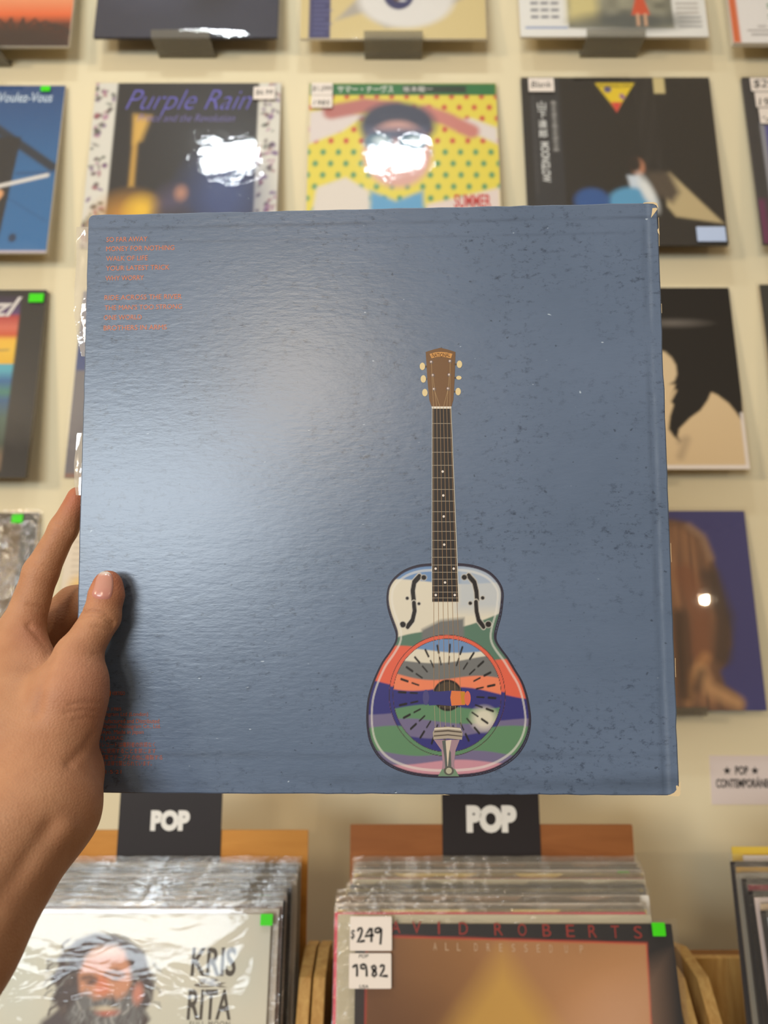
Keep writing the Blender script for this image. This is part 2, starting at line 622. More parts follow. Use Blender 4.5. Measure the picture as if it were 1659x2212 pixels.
s = wall_sleeve((1540, -227), None, 'white and orange record sleeve with green letters, top right corner of the wall', p, ledge=('white and orange sleeve, top right', 0), seed=10, thick=.008)
ctext('ANA', s, .20, .31, .10, .30, ink((90, 150, 110)), rot=1)
# --- second row
p = Paint(N, (40, 92, 146)).vgrad([(0, (36, 108, 164)), (.5, (44, 104, 156)), (1, (34, 72, 124))])
p.line([(.6, .78), (.98, .5)], .05, (36, 44, 58), .008).line([(.8, .46), (1, .47)], .012, (30, 76, 124)).line([(.7, .36), (.98, .18)], .006, (30, 84, 134))
p.poly([(.55, .0), (.55, .68), (.80, .68), (.745, .0)], (34, 34, 40)).rect(.55, .3, .6, .66, (44, 100, 120), .01)
p.poly([(.5, .12), (.52, .42), (.64, .46), (.72, .36), (.62, .22)], (128, 166, 208), .01).ell(.58, .55, .05, .07, (214, 160, 124), .01).ell(.57, .60, .06, .06, (226, 190, 130), .01)
p.line([(.72, .34), (.66, .24), (.52, .2)], .05, (226, 164, 112), .006).poly([(.5, 0), (.5, .2), (.6, .2), (.64, 0)], (120, 156, 196), .008)
p.line([(.68, .375), (.96, .45)], .022, (226, 220, 212)).rect(0, 0, 1, .012, (210, 190, 190)).ell(.82, .085, .02, .025, (24, 50, 84))
s = wall_sleeve(None, (143, 187), 'blue record sleeve headed Voulez-Vous with a green sticker', p, ledge=('blue Voulez-Vous sleeve', -0.02), seed=12, sticker=(.90, .955, .05, .032), amp=.002)
ctext('Voulez-Vous', s, .652, .938, .895, .955, ink((206, 222, 236)), bold=.01, shear=.12)
p = Paint(N, (30, 28, 32))
side = np.maximum(p.cov(.115 - (.115 - p.U) * 0 - .115 + p.U - .118), p.cov(.882 - p.U))
p.mix(side, (222, 218, 206))
r = np.random.default_rng(5)
for k in range(150):
    sd = r.integers(0, 2)
    u = r.uniform(0.005, .105) if sd == 0 else r.uniform(.895, .995)
    c = [(86, 60, 66), (150, 60, 84), (116, 76, 130), (60, 70, 56), (176, 120, 150), (70, 62, 60)][r.integers(0, 6)]
    p.ell(u, r.uniform(0, 1), r.uniform(.006, .02), r.uniform(.005, .016), c, .004, rot=r.uniform(0, 180), al=.85)
for k in range(8):
    p.line([(.05 + .01 * k, .0), (.01 + .014 * k, .16 + .02 * (k % 3))], .008, (96, 112, 60), .004)
p.ell(.24, .16, .14, .12, (206, 146, 52), .09).ell(.16, .06, .12, .09, (150, 90, 80), .06).ell(.3, .22, .07, .07, (236, 190, 50), .05)
p.rect(.225, .36, .25, .78, (206, 160, 70), .012).poly([(.22, .80), (.31, .79), (.27, .64), (.23, .62)], (216, 172, 80), .02)
p.ell(.72, .3, .18, .22, (52, 70, 120), .12).ell(.45, .24, .07, .10, (78, 70, 96), .05).ell(.47, .14, .1, .08, (50, 44, 50), .05).ell(.5, .32, .03, .04, (180, 130, 110), .02)
s = wall_sleeve((209, 185), (608, 178), 'dark record sleeve between flowered side panels, headed in purple script', p, ledge=('flower sided sleeve with purple script', 0), seed=14, amp=.0007)
ctext('Purple Rain', s, .17, .845, .79, .955, ink((104, 98, 190)), shear=.45, bold=-.012)
ctext('Prince and the Revolution', s, .24, .76, .755, .80, ink((120, 110, 178)), shear=.4, bold=-.008)
label_on(s, .855, .97, .885, .965, [('$6.99', .1, .9, .3, .75)])
p = Paint(N, (232, 214, 76))
for i in range(14):
    for j in range(14):
        c = (206, 70, 60) if (i + j) % 1 == 0 and j > 8 else (70, 150, 104)
        p.ell((i + .5 * (j % 2)) / 12.5, .02 + j / 14.5, .014, .017, c, .006)
p.rect(0, .925, 1, 1, (34, 116, 60)).rect(.5, .94, .84, .985, (26, 52, 36))
p.poly([(.0, .62), (.18, .70), (.3, .8), (.1, .84), (0, .82)], (226, 214, 208), .012).poly([(1, .62), (.84, .7), (.76, .76), (.86, .78), (1, .72)], (228, 218, 212), .012)
p.line([(.12, .82), (.3, .86), (.46, .84)], .09, (190, 116, 110), .015).line([(.62, .82), (.72, .78), (.86, .70)], .085, (206, 130, 120), .015)
p.ell(.47, .74, .2, .14, (58, 64, 86), .02).ell(.47, .56, .18, .20, (222, 170, 158), .02)
p.rect(.30, .64, .62, .72, (86, 92, 120), .03)
p.ell(.37, .63, .075, .055, (96, 130, 150), .01).ell(.55, .63, .075, .055, (96, 130, 150), .01).ell(.38, .64, .035, .026, (206, 222, 226), .015).ell(.56, .64, .035, .026, (206, 222, 226), .015)
p.poly([(.0, 0), (.05, .36), (.2, .42), (.32, .34), (.36, .0)], (226, 216, 204), .012).poly([(.60, .0), (.62, .26), (.78, .30), (1, .36), (1, 0)], (230, 214, 206), .012)
p.poly([(.32, 0), (.33, .34), (.46, .28), (.6, .34), (.62, 0)], (96, 164, 206), .015)
s = wall_sleeve((669, 182), (1071, 182), 'yellow dotted record sleeve of a person in round goggles under a green band', p, ledge=('yellow dotted sleeve', 0), seed=15, amp=.0016)
ctext('サマー・ナーヴス', s, .15, .45, .94, .985, M_WHITE_INK, bold=.012)
ctext('坂本龍一', s, .50, .66, .945, .98, M_WHITE_INK)
ctext('SUMMER', s, .76, .95, .24, .32, ink((206, 62, 62)), bold=.02)
label_on(s, .012, .125, .915, .99, [('$1,099', .05, .95, .25, .75)])
label_on(s, .012, .125, .835, .912, [('1985', .12, .88, .2, .6)])
p = Paint(N, (36, 33, 32))
p.rect(.04, 0, .2, 1, (46, 46, 50)).rect(.2, 0, 1, 1, (34, 30, 28))
for k in range(6):
    p.line([(.62 + .018 * k, .3), (.60 + .018 * k, 1)], .004, (56, 52, 50), .003)
p.rect(.70, .90, .76, 1, (214, 196, 140))
for k in range(13):
    p.rect(.150, .545 + .024 * k, .178, .560 + .024 * k, (150, 148, 144), .004, al=.55 + .4 * (k % 3 == 0)).rect(.158 + .004 * (k % 2), .552 + .024 * k, .164, .566 + .024 * k, (190, 188, 184), .003)
    p.rect(.05, .3 + .05 * k, .062, .34 + .05 * k, (78, 76, 76), .006, al=.6)
p.poly([(.71, .40), (.74, .42), (.99, .12), (.75, .16), (.71, .22)], (196, 176, 132), .008).poly([(.62, .42), (.74, .42), (.78, .3), (.74, .24), (.64, .3)], (84, 72, 60), .02)
p.ell(.58, .45, .035, .05, (190, 128, 96), .01).ell(.56, .47, .035, .05, (40, 32, 30), .01).poly([(.52, .40), (.58, .40), (.66, .24), (.60, .2), (.54, .28)], (210, 220, 230), .01)
p.ell(.53, .24, .12, .09, (90, 160, 200), .015).ell(.33, .25, .09, .075, (44, 88, 150), .015).ell(.62, .3, .03, .1, (230, 232, 230), .015, rot=20)
p.poly([(.39, .965), (.60, .965), (.495, .79)], (236, 204, 40)).poly([(.465, .845), (.525, .845), (.495, .78)], (222, 70, 64)).ell(.455, .925, .02, .02, (90, 84, 130)).ell(.53, .88, .012, .018, (150, 90, 150), rot=30)
s = wall_sleeve((1125, 171), (1530, 168), 'black record sleeve with an inverted yellow triangle, vertical lettering', p, ledge=('black sleeve with the yellow triangle', -0.04), seed=17, edge=(40, 38, 36), amp=.0012)
for k_, ch in enumerate('山下達郎'):
    ctext(ch, s, .078, .124, .80 - .058 * k_, .85 - .058 * k_, ink((214, 214, 210)), bold=.02)
ctext('MOONGLOW', s, .083, .128, .36, .60, ink((224, 224, 220)), rot=1, bold=.02)
ctext('MOONGLOW', s, .41, .58, .935, .955, ink((70, 60, 30)))
label_on(s, .035, .17, .90, .985, [('Blank', .1, .9, .3, .75)])
label_on(s, .84, .985, .012, .095, [], m=mat('blue_white_label', (190, 206, 236), .5, .3))
p = Paint(N, (58, 56, 58)).rect(.06, 0, 1, .72, (150, 150, 156)).rect(.085, .0, .16, .70, (88, 88, 150), .004)
p.rect(0, 0, .03, .25, (120, 40, 90), .02)
s = wall_sleeve((1601, 169), None, 'dark record sleeve with handwritten white price notes at the right frame edge', p, ledge=('dark sleeve with handwritten price notes', 0.02), seed=19, edge=(70, 68, 70), amp=.003)
label_on(s, .035, .21, .90, .985, [('$299', .08, .95, .2, .85)])
label_on(s, .05, .23, .80, .895, [('1985', .08, .8, .1, .6)])
label_on(s, .06, .24, .70, .795, [('"disco', .08, .8, .12, .45)])
# --- third row
p = Paint(N, (36, 32, 30))
p.vgrad([(.02, (120, 96, 72)), (.1, (128, 104, 80)), (.17, (70, 80, 66)), (.30, (74, 98, 84)), (.40, (44, 90, 130)), (.44, (64, 128, 110)), (.50, (40, 98, 150)), (.56, (84, 170, 186)), (.588, (84, 170, 186)), (.592, (228, 178, 40)), (.66, (236, 190, 60)), (.72, (238, 186, 60)), (.75, (206, 84, 44)), (.79, (214, 110, 88)), (.85, (180, 60, 56)), (.87, (90, 62, 110)), (.93, (60, 44, 70)), (1, (30, 28, 30))], x0=.05, y0=.03, x1=.875, y1=.97)
p.line([(.4, .655), (.62, .665), (.72, .66), (.84, .667)], .008, (150, 120, 70), .004)
s = wall_sleeve(None, (104, 629), 'black bordered record sleeve with a painted rainbow sunset, green sticker', p, ledge=('rainbow sunset sleeve', -0.03), seed=21, sticker=(.955, .925, .075, .048), edge=(92, 80, 60), amp=.0006, thick=.008, film=M_FILM_FLAT)
ctext('zl', s, .72, .88, .85, .96, ink((214, 206, 200)), shear=.5, bold=.02)
p = Paint(N, (64, 80, 128)).rect(0, 0, 1, .56, (120, 114, 116)).rect(0, .985, 1, 1, (110, 110, 120)).ell(.13, .22, .02, .02, (170, 50, 60), .008).rect(0, 0, 1, .02, (150, 110, 90))
wall_sleeve((181, 630), None, 'blue and grey record sleeve peeking out left of the held sleeve', p, ledge=('blue and grey sleeve behind the held one', 0), seed=22, edge=(200, 190, 170))
def quad_uv(tl, tr, bl, br, ox, oy, k):
    """picture points read off an enlarged crop (origin ox, oy, scale k) -> u, v on a sleeve with these corner pixels"""
    def f(x, y):
        X, Y = ox + x / k, oy + y / k
        v = (bl[1] - Y) / (bl[1] - tl[1])
        l, r_ = bl[0] + (tl[0] - bl[0]) * v, br[0] + (tr[0] - br[0]) * v
        return (X - l) / (r_ - l), v
    return f


q = quad_uv((1165, 622), (1573, 622), (1186, 1024), (1624, 1024), 1380, 420, 3.254)
p = Paint(N, (216, 188, 146))
p.poly([q(*z) for z in [(-700, 560), (700, 560), (745, 1650), (690, 1570), (640, 1510), (560, 1450), (515, 1430), (490, 1490), (440, 1560), (370, 1610), (290, 1690), (280, 1740), (300, 1780), (250, 1740), (215, 1690), (225, 1600), (250, 1520), (222, 1490), (262, 1375), (205, 1375), (-700, 1380)]], (46, 42, 38), .005)
p.poly([q(*z) for z in [(60, 1100), (188, 1140), (235, 1185), (265, 1240), (272, 1300), (255, 1350), (200, 1385), (60, 1400)]], (216, 190, 150), .006)
p.line([q(225, 1490), q(262, 1420)], .012, (216, 188, 146), .005).line([q(300, 1780), q(345, 1760), q(300, 1880)], .03, (150, 128, 104), .02, al=.6).ell(*q(240, 925), .1, .014, (120, 112, 104), .02)
p.rect(.983, 0, 1, .30, (228, 216, 206)).rect(0, 0, 1, .02, (232, 220, 210))
wall_sleeve((1165, 624), (1573, 621), 'black and cream record sleeve of a dark haired silhouette, white edged', p, ledge=('black and cream silhouette sleeve', -0.04), film=None, seed=23)
p = Paint(N, (44, 46, 42))
wall_sleeve((1638, 616), None, 'near black record sleeve cut off by the right frame edge', p, ledge=('near black sleeve at the right edge', 0), seed=24, edge=(196, 180, 150))
# --- fourth row
p = Paint(N, (120, 98, 66)).vgrad([(0, (150, 116, 64)), (.5, (122, 100, 70)), (.9, (108, 90, 62)), (1, (84, 74, 56))])
p.mix(p.noise(9, 9, 3) * .35, (66, 54, 40)).rect(.92, 0, 1, 1, (88, 84, 76)).rect(.2, .5, .58, .9, (96, 72, 52), .08).ell(.6, .42, .1, .05, (196, 130, 60), .05)
wall_sleeve(None, (86, 1108), 'crinkled shiny brown gold record sleeve with a green sticker', p, ledge=('crinkled brown gold sleeve', 0), film=M_FILM_CRINKLED, seed=31, sticker=(.90, .945, .055, .045), amp=.004)
p = Paint(N, (232, 216, 192))
for k in range(12):
    p.rect(.04, .6 + .03 * k, .16, .607 + .03 * k, (196, 176, 150))
p.ell(.09, .62, .05, .05, (240, 196, 110), .03)
wall_sleeve((150, 1104), None, 'pale cream record sleeve seen between the index finger and the held sleeve', p, ledge=('pale cream sleeve beside the fingers', 0), seed=32)
q = quad_uv((1190, 1104), (1606, 1104), (1208, 1565), (1651, 1565), 1380, 1060, 3.072)
p = Paint(N, (68, 66, 118))
hp = [q(*z) for z in [(-300, 180), (215, 195), (300, 215), (400, 290), (450, 360), (490, 480), (520, 620), (560, 830), (600, 990), (605, 1100), (570, 1230), (530, 1290), (560, 1380), (640, 1440), (685, 1500), (680, 1570), (-300, 1570)]]
p.poly(hp, (104, 76, 60), .014)
p.mix(p.cov(p.poly_d(hp) + .03, .03) * p.noise(60, 3, 9) * .9, (168, 120, 84))
for pts, w_, c_ in (([(330, 250), (420, 330), (470, 480)], .02, (176, 140, 112)), ([(470, 620), (560, 900), (540, 1180)], .09, (74, 58, 50)), ([(300, 600), (400, 900), (400, 1150)], .10, (136, 88, 62)), ([(430, 1190), (340, 1320), (310, 1480)], .04, (196, 142, 92)), ([(400, 1290), (450, 1400), (640, 1500)], .06, (196, 150, 104)), ([(400, 1300), (370, 1400)], .03, (70, 54, 46)), ([(260, 900), (290, 1450)], .07, (66, 50, 40))):
    p.line([q(*z) for z in pts], w_, c_, .025, al=.85)
wall_sleeve((1190, 1106), (1606, 1103), 'deep blue record sleeve showing long wavy brown hair', p, ledge=('deep blue sleeve with the long hair', 0.012), film=M_FILM_FLAT, seed=33, edge=(70, 68, 110), amp=.0003)


# ------------------------------------------------------------------ clear ledges under the wall sleeves
def ledge_mesh(depth, width, tail):
    t = 0.0022
    prof = [(0, tail), (0, 0), (-depth, 0), (-depth - 0.003, 0.013), (-depth - 0.003 + t, 0.013), (-depth + t, t), (-t, t), (-t, tail)]
    V = [(sx * width / 2, y, z) for sx in (-1, 1) for y, z in prof]
    n = len(prof)
    F = [list(range(n))[::-1], list(range(n, 2 * n))] + [[i, (i + 1) % n, n + (i + 1) % n, n + i] for i in range(n)]
    return mesh_np('acrylic_ledge', V, F, M_ACRYLIC)


for i, (base, w, t, n, uy, (under, dx), label) in enumerate(HOLD):
    front = base - n * (t / 2 + 0.005)
    me = ledge_mesh(WALL_Y - front.y + 0.0015, 0.096, 0.012)
    o = link('acrylic_ledge', me)
    o.location = (base.x + dx, WALL_Y, base.z - 0.0065)
    tag(o, 'clear acrylic ledge under the ' + under, 'ledge', 'clear ledges holding the wall sleeves')

# ------------------------------------------------------------------ sign on the wall
a, b = at_y(1532, 1632, WALL_Y - .001), at_y(1742, 1738, WALL_Y - .001)
sg = empty('wall_sign', frame(Vector(((a.x + b.x) / 2, WALL_Y - .0006, b.z)), Vector((1, 0, 0)), Vector((0, 0, 1)), Vector((0, 1, 0))))
tag(sg, 'small white paper sign reading pop contemporáneo on the cream wall', 'sign')
sw, sh = b.x - a.x, a.z - b.z
link('paper', box_mesh('paper', -sw / 2, sw / 2, -.0003, .0004, 0, sh, mat('pinkish_white_paper', (228, 214, 208), .6, .3)), sg)
fx = lambda px: -sw / 2 + (px - 1532) / 210 * sw
fz = lambda py: sh * (1738 - py) / 106
text('lettering', 'POP', sg, fx(1588), fx(1617), fz(1674), fz(1655), -.0006, M_INK, bold=.03)
text('lettering', 'CONTEMPORÁNEO', sg, fx(1544), fx(1672), fz(1702), fz(1678), -.0006, M_INK, bold=.03)
for px in (1570, 1632):
    V = []
    for k in range(10):
        rr = .0065 if k % 2 == 0 else .0027
        V.append((fx(px) + rr * math.sin(k * math.pi / 5), -.0006, fz(1665) + rr * math.cos(k * math.pi / 5)))
    link('star', mesh_np('star', V, [list(range(10))[::-1]], M_INK), sg)

# ------------------------------------------------------------------ counter
ct = empty('display_counter', Matrix.Translation((0, 0.75, 0)))
tag(ct, 'long brown wooden counter carrying the record bins below the wall display', 'counter')
BASE_Z = CAM_Z - 0.655
link('body', box_mesh('body', -1.6, 1.6, -.18, .36, .0, BASE_Z - .03, M_DARKWOOD, .004), ct)
link('top', box_mesh('top', -1.64, 1.64, -.20, .395, BASE_Z - .03, BASE_Z, M_DARKWOOD, .004), ct)
rail_top = at_y(1530, 2057, .965).z
tag(link('back_rail', box_mesh('back_rail', -1.6, 1.6, .955, .973, BASE_Z, rail_top, M_RAIL, .0015)), 'brown wooden rail standing along the back of the counter', 'rail')

# ------------------------------------------------------------------ record bins
CZ = CAM_Z


def make_bin(cx, label):
    b = empty('record_bin', Matrix.Translation((cx, .80, BASE_Z)))
    tag(b, label, 'record bin', 'wooden record bins on the counter')
    hw = 0.176
    z0 = BASE_Z
    prof = [(.905, 0), (.905, CZ - .385 - z0), (.858, CZ - .371 - z0), (.803, CZ - .377 - z0), (.70, CZ - .488 - z0), (.637, CZ - .60 - z0), (.637, 0)]
    prof = [(y - .80, z) for y, z in prof]
    n = len(prof)
    for s in (-1, 1):
        x0, x1 = sorted((s * hw, s * (hw + .0125)))
        V = [(x, y, z) for x in (x0, x1) for y, z in prof]
        F = [list(range(n)), list(range(2 * n - 1, n - 1, -1))] + [[i, n + i, n + (i + 1) % n, (i + 1) % n] for i in range(n)]
        me = mesh_np('side_panel', V, F, M_PINE)
        bm = bmesh.new(); bm.from_mesh(me)
        bmesh.ops.recalc_face_normals(bm, faces=bm.faces)
        bmesh.ops.bevel(bm, geom=list(bm.edges), offset=.0009, segments=1, affect='EDGES')
        bm.to_mesh(me); bm.free()
        link('side_panel', me, b)
    link('back_panel', box_mesh('back_panel', -hw, hw, .096, .105, .008, CZ - .40 - z0, M_PINE, .0008), b)
    link('front_panel', box_mesh('front_panel', -hw, hw, -.163, -.154, .0, .07, M_PINE, .0008), b)
    V = [(-hw, -.154, .016), (hw, -.154, .016), (hw, .096, .040), (-hw, .096, .040), (-hw, -.154, .006), (hw, -.154, .006), (hw, .096, .030), (-hw, .096, .030)]
    F = [(0, 1, 2, 3), (7, 6, 5, 4), (0, 4, 5, 1), (1, 5, 6, 2), (2, 6, 7, 3), (3, 7, 4, 0)]
    link('base', mesh_np('base', V, F, M_PINE), b)
    return b


BIN_X = [-0.262, 0.117, 0.506]
make_bin(BIN_X[0], 'pale pine record bin standing left, behind the forearm')
make_bin(BIN_X[1], 'pale pine record bin in the middle below the guitar picture')
make_bin(BIN_X[2], 'pale pine record bin at the right frame edge')


def film_pocket(name, w, h, t, seed, top=.007, side=.0008):
    """an open-topped polythene pocket round a sleeve: front and back sheets, wavy where they stand clear of the card"""
    r = np.random.default_rng(seed)
    nx, nz = 26, 10
    U = np.linspace(-1, 1, nx + 1)
    zs = np.r_[np.linspace(-.002, h * .9, 4), np.linspace(h * .97, h + top, nz - 3)]
    P, F = [], []
    for s in (-1, 1):
        ph = r.uniform(0, 6, 5); fr = r.uniform(3, 16, 5)
        wave = sum(np.sin(U * fr[k] + ph[k]) / (1 + .1 * fr[k]) for k in range(5)) / 2.4
        k0 = len(P)
        for z in zs:
            c = max(0.0, (z - h * .95) / (h * .05 + top))
            for i, u in enumerate(U):
                P.append((u * (w / 2 + side), s * (t / 2 + .0005) * (1 - .5 * c) + .0011 * c * wave[i] , z + (c ** 3) * .0012 * wave[(i * 3) % len(U)]))
        for j in range(len(zs) - 1):
            for i in range(nx):
                q = k0 + j * (nx + 1) + i
                F.append((q, q + 1, q + nx + 2, q + nx + 1))
    return fast_mesh(name, np.array(P), np.array(F), M_FILM_BIN, smooth=True)


PT = 0.0022
POCKETS = [film_pocket('outer_sleeve', LP, LP, PT, 40 + k) for k in range(5)]
CARD_ME = rounded_slab('cover', LP, LP, -PT / 2, PT / 2, .001, M_CARD)
SPINES = [(70, 64, 60), (188, 176, 160), (120, 96, 84), (206, 198, 184), (58, 60, 66), (150, 128, 104), (96, 104, 112), (176, 160, 138), (44, 42, 44), (200, 184, 150)]


def bin_frame(cx, ty, tz, lean, h=LP):
    uy = Vector((0, math.sin(lean), math.cos(lean)))
    n = Vector((0, math.cos(lean), -math.sin(lean)))
    return frame(Vector((cx, ty, tz)) - uy * h, Vector((1, 0, 0)), uy, n)


def bin_sleeve(mw, colour, label, group, k, sticker=False):
    root = empty('record_sleeve', mw)
    tag(root, label, 'record sleeve', group)
    link('cover', CARD_ME, root).color = (*lin(colour), 1)
    link('outer_sleeve', POCKETS[k % 5], root)
    if sticker:
        link('sticker', rounded_slab('sticker', .013, .011, -PT / 2 - .0019, -PT / 2 - .0016, .0008, M_GREEN), root).location = (LP / 2 - .02, 0, LP - .012)
    return root


ORD = 'first second third fourth fifth sixth seventh eighth ninth tenth eleventh twelfth thirteenth fourteenth fifteenth sixteenth seventeenth eighteenth nineteenth'.split()


def stack(bi, n, y0, y1, z0, z1, l0, l1, dx, colours, label, group, stickers=()):
    for i in range(1, n):
        s = i / (n - 1)
        mw = bin_frame(BIN_X[bi] + dx(i, s), y0 + (y1 - y0) * s, CZ + z0 + (z1 - z0) * s + random.uniform(-.0022, .0022), math.radians(l0 + (l1 - l0) * s))
        bin_sleeve(mw, colours[i % len(colours)], label + ', %s from the front' % ORD[i], group, i * 3 + bi, i in stickers)


jit = random.Random(3)
NB = 18
stack(0, NB, .790, .868, -.308, -.2885, 14, 6, lambda i, s: .012 * s + jit.uniform(-.003, .003), SPINES,
      'plastic wrapped record sleeve packed in the left bin', 'records packed in the left bin', stickers=(6,))
stack(1, NB, .782, .866, -.314, -.285, 14, 6,
      lambda i, s: (-.010 + .002 * (i % 2) if i < 7 else (.002 if i < 11 else .006)) + jit.uniform(-.002, .002),
      [(60, 60, 62), (190, 178, 150), (222, 74, 96), (216, 190, 110), (200, 190, 178), (52, 50, 52), (150, 120, 96), (230, 222, 210), (96, 90, 88), (170, 150, 84)],
      'plastic wrapped record sleeve packed in the middle bin', 'records packed in the middle bin', stickers=(14,))

# bin at the right frame edge: coloured spines towards us
RCOL = [(52, 46, 48), (196, 150, 60), (150, 140, 124), (60, 54, 50), (128, 24, 48), (40, 36, 36), (214, 196, 188), (206, 176, 140), (58, 54, 52), (176, 186, 192)]
RLAB = ['record sleeve with a black spine, rearmost in the right bin', 'record sleeve with an ochre spine in the right bin', 'record sleeve with a grey beige spine in the right bin',
        'record sleeve with a dark brown spine behind the crimson one', 'record sleeve with a crimson spine in the right bin', 'record sleeve with a black spine in front of the crimson one',
        'record sleeve with a pinkish white spine in the right bin', 'record sleeve with a tan spine in the right bin', 'record sleeve with a charcoal spine second from the front, right bin',
        'pale blue grey record sleeve at the front of the right bin']
for i, (c, lb) in enumerate(zip(RCOL, RLAB)):
    s = i / (len(RCOL) - 1)
    mw = bin_frame(.5155 + .0025 * math.sin(i * 2.1), .806 - .072 * s, CZ - .266 - .026 * s, math.radians(7 + 6 * s))
    bin_sleeve(mw, c, lb, 'records packed in the right bin', i)
for px0, py0, yy, c, lb in ((1580, 1829, .835, (236, 200, 80), 'yellow card standing up behind the right bin records'), (1605, 1848, .824, (236, 220, 208), 'white card standing up behind the right bin records')):
    tl = at_y(px0, py0, yy)
    mw = bin_frame(tl.x + .145, yy, tl.z, math.radians(6))
    r_ = empty('divider_card', mw)
    tag(r_, lb, 'divider card')
    link('card', rounded_slab('card', .29, LP, -.0008, .0008, .001, M_CARD), r_).color = (*lin(c), 1)


# ------------------------------------------------------------------ genre dividers with POP cards
class Plane:
    def __init__(self, mw):
        self.m = mw
        self.inv = mw.inverted()
        self.o = mw.translation
        self.n = (mw.to_3x3() @ Vector((0, 1, 0)))

    def px(self, x, y, off=0.0):
        """photo pixel -> (local x, local z) on the plane local y = off"""
        r = ray(x, y)
        o = self.o + self.n * off
        d = (o - EYE).dot(self.n) / r.dot(self.n)
        q = self.inv @ (EYE + r * d)
        return q.x, q.z


def divider(bi, label, tl, tr, material, card, word):
    yb = .886
    a, b = at_y(*tl, yb), at_y(*tr, yb)
    w = b.x - a.x
    h = LP + .006
    mw = bin_frame((a.x + b.x) / 2, yb, (a.z + b.z) / 2, math.radians(4.0), h)
    root = empty('genre_divider', mw)
    tag(root, label, 'divider', 'genre dividers')
    link('board', rounded_slab('board', w, h, -.002, .002, .001, material), root)
    P = Plane(mw)
    x0, z1 = P.px(card[0], card[1], -.003)
    x1, z0 = P.px(card[2], card[3], -.003)
    cd = link('sign_card', rounded_slab('sign_card', x1 - x0, z1 - z0 + .07, -.0036, -.0022, .0008, M_BLACK_CARD), root)
    cd.location = ((x0 + x1) / 2, 0, z0 - .07)
    c = (x0 + x1) / 2
    tx0, tz1 = P.px(word[0], word[1], -.0036)
    tx1, tz0 = P.px(word[2], word[3], -.0036)
    text('lettering', 'POP', cd, tx0 - c, tx1 - c, tz0 - z0 + .07, tz1 - z0 + .07, -.0039, M_WHITE_INK, bold=.07)


divider(0, 'golden brown divider board with a black pop card, left bin', (62, 1790), (666, 1796), M_DIV_LIGHT, (262, 1690, 476, 1836), (327, 1750, 409, 1795))
divider(1, 'reddish brown divider board with a black pop card, middle bin', (757, 1772), (1365, 1790), M_DIV_DARK, (954, 1690, 1168, 1838), (1007, 1739, 1117, 1799))

# ------------------------------------------------------------------ front sleeve, left bin: bearded man
mw = bin_frame(BIN_X[0] - .008, .790, CZ - .311, math.radians(14))
root = empty('record_sleeve', mw)
tag(root, 'pale record sleeve painted with a bearded man at the front of the left bin', 'record sleeve', 'front record sleeves in the bins')
link('cover', CARD_ME, root).color = (*lin((206, 200, 184)), 1)
PL = Plane(mw)


def uv(PLN, px, py):
    x, z = PLN.px(px, py, -PT / 2)
    return x / LP + .5, z / LP


def uvs(PLN, *pts):
    return [uv(PLN, a, b) for a, b in pts]


p = Paint(220, (214, 206, 184))
p.mix(p.noise(5, 5, 8) * .5, (200, 196, 180)).mix(p.noise(14, 14, 2) * .25, (188, 196, 184))
p.ell(*uv(PL, 40, 2120), .08, .12, (204, 206, 192), .06, al=.7)
HAIR, HAIR2, SKIN, BEARD = (78, 62, 54), (112, 106, 98), (206, 142, 104), (112, 108, 104)
p.poly(uvs(PL, (140, 2055), (165, 2030), (205, 2015), (250, 2018), (285, 2035), (312, 2055), (322, 2090), (334, 2120), (330, 2160), (312, 2185), (325, 2200), (290, 2260), (130, 2260), (112, 2200), (128, 2180), (110, 2160), (122, 2135), (108, 2110), (126, 2090), (122, 2070)), HAIR, .006)
r = np.random.default_rng(3)
hair_c = [(60, 48, 44), (96, 80, 70), (130, 126, 118), (74, 60, 54)]
for k in range(46):
    t_ = r.uniform(0, 1)
    cx_, cy_ = (r.uniform(108, 170), r.uniform(2060, 2190)) if t_ < .5 else (r.uniform(280, 334), r.uniform(2070, 2190))
    if t_ > .82: cx_, cy_ = r.uniform(150, 280), r.uniform(2018, 2050)
    sgn = -1 if cx_ < 220 else 1
    p.line(uvs(PL, (cx_, cy_), (cx_ + sgn * r.uniform(6, 14), cy_ + r.uniform(2, 10)), (cx_ + sgn * r.uniform(10, 20), cy_ + r.uniform(12, 24))), r.uniform(.003, .007), hair_c[r.integers(0, 4)], .003)
p.poly(uvs(PL, (182, 2075), (200, 2052), (240, 2045), (268, 2055), (280, 2085), (284, 2120), (274, 2160), (250, 2190), (212, 2195), (186, 2175), (172, 2140), (170, 2105)), SKIN, .008)
p.poly(uvs(PL, (186, 2068), (210, 2046), (250, 2042), (268, 2056), (230, 2062)), (222, 186, 160), .012)
p.poly(uvs(PL, (172, 2150), (186, 2140), (205, 2158), (232, 2150), (256, 2158), (280, 2140), (300, 2150), (310, 2190), (290, 2240), (160, 2240), (140, 2200)), BEARD, .012)
for k in range(60):
    cx_, cy_ = r.uniform(150, 305), r.uniform(2150, 2225)
    p.line(uvs(PL, (cx_, cy_), (cx_ + r.uniform(-8, 8), cy_ + 12), (cx_ + r.uniform(-12, 12), cy_ + 22)), .004, [(84, 74, 70), (150, 148, 144), (100, 92, 86), (176, 172, 164)][r.integers(0, 4)], .003)
p.ell(*uv(PL, 232, 2186), .030, .010, (190, 108, 84), .006).ell(*uv(PL, 226, 2178), .03, .006, (206, 190, 160), .005)
p.poly(uvs(PL, (208, 2110), (228, 2104), (238, 2140), (226, 2150), (206, 2146)), (216, 128, 88), .008)
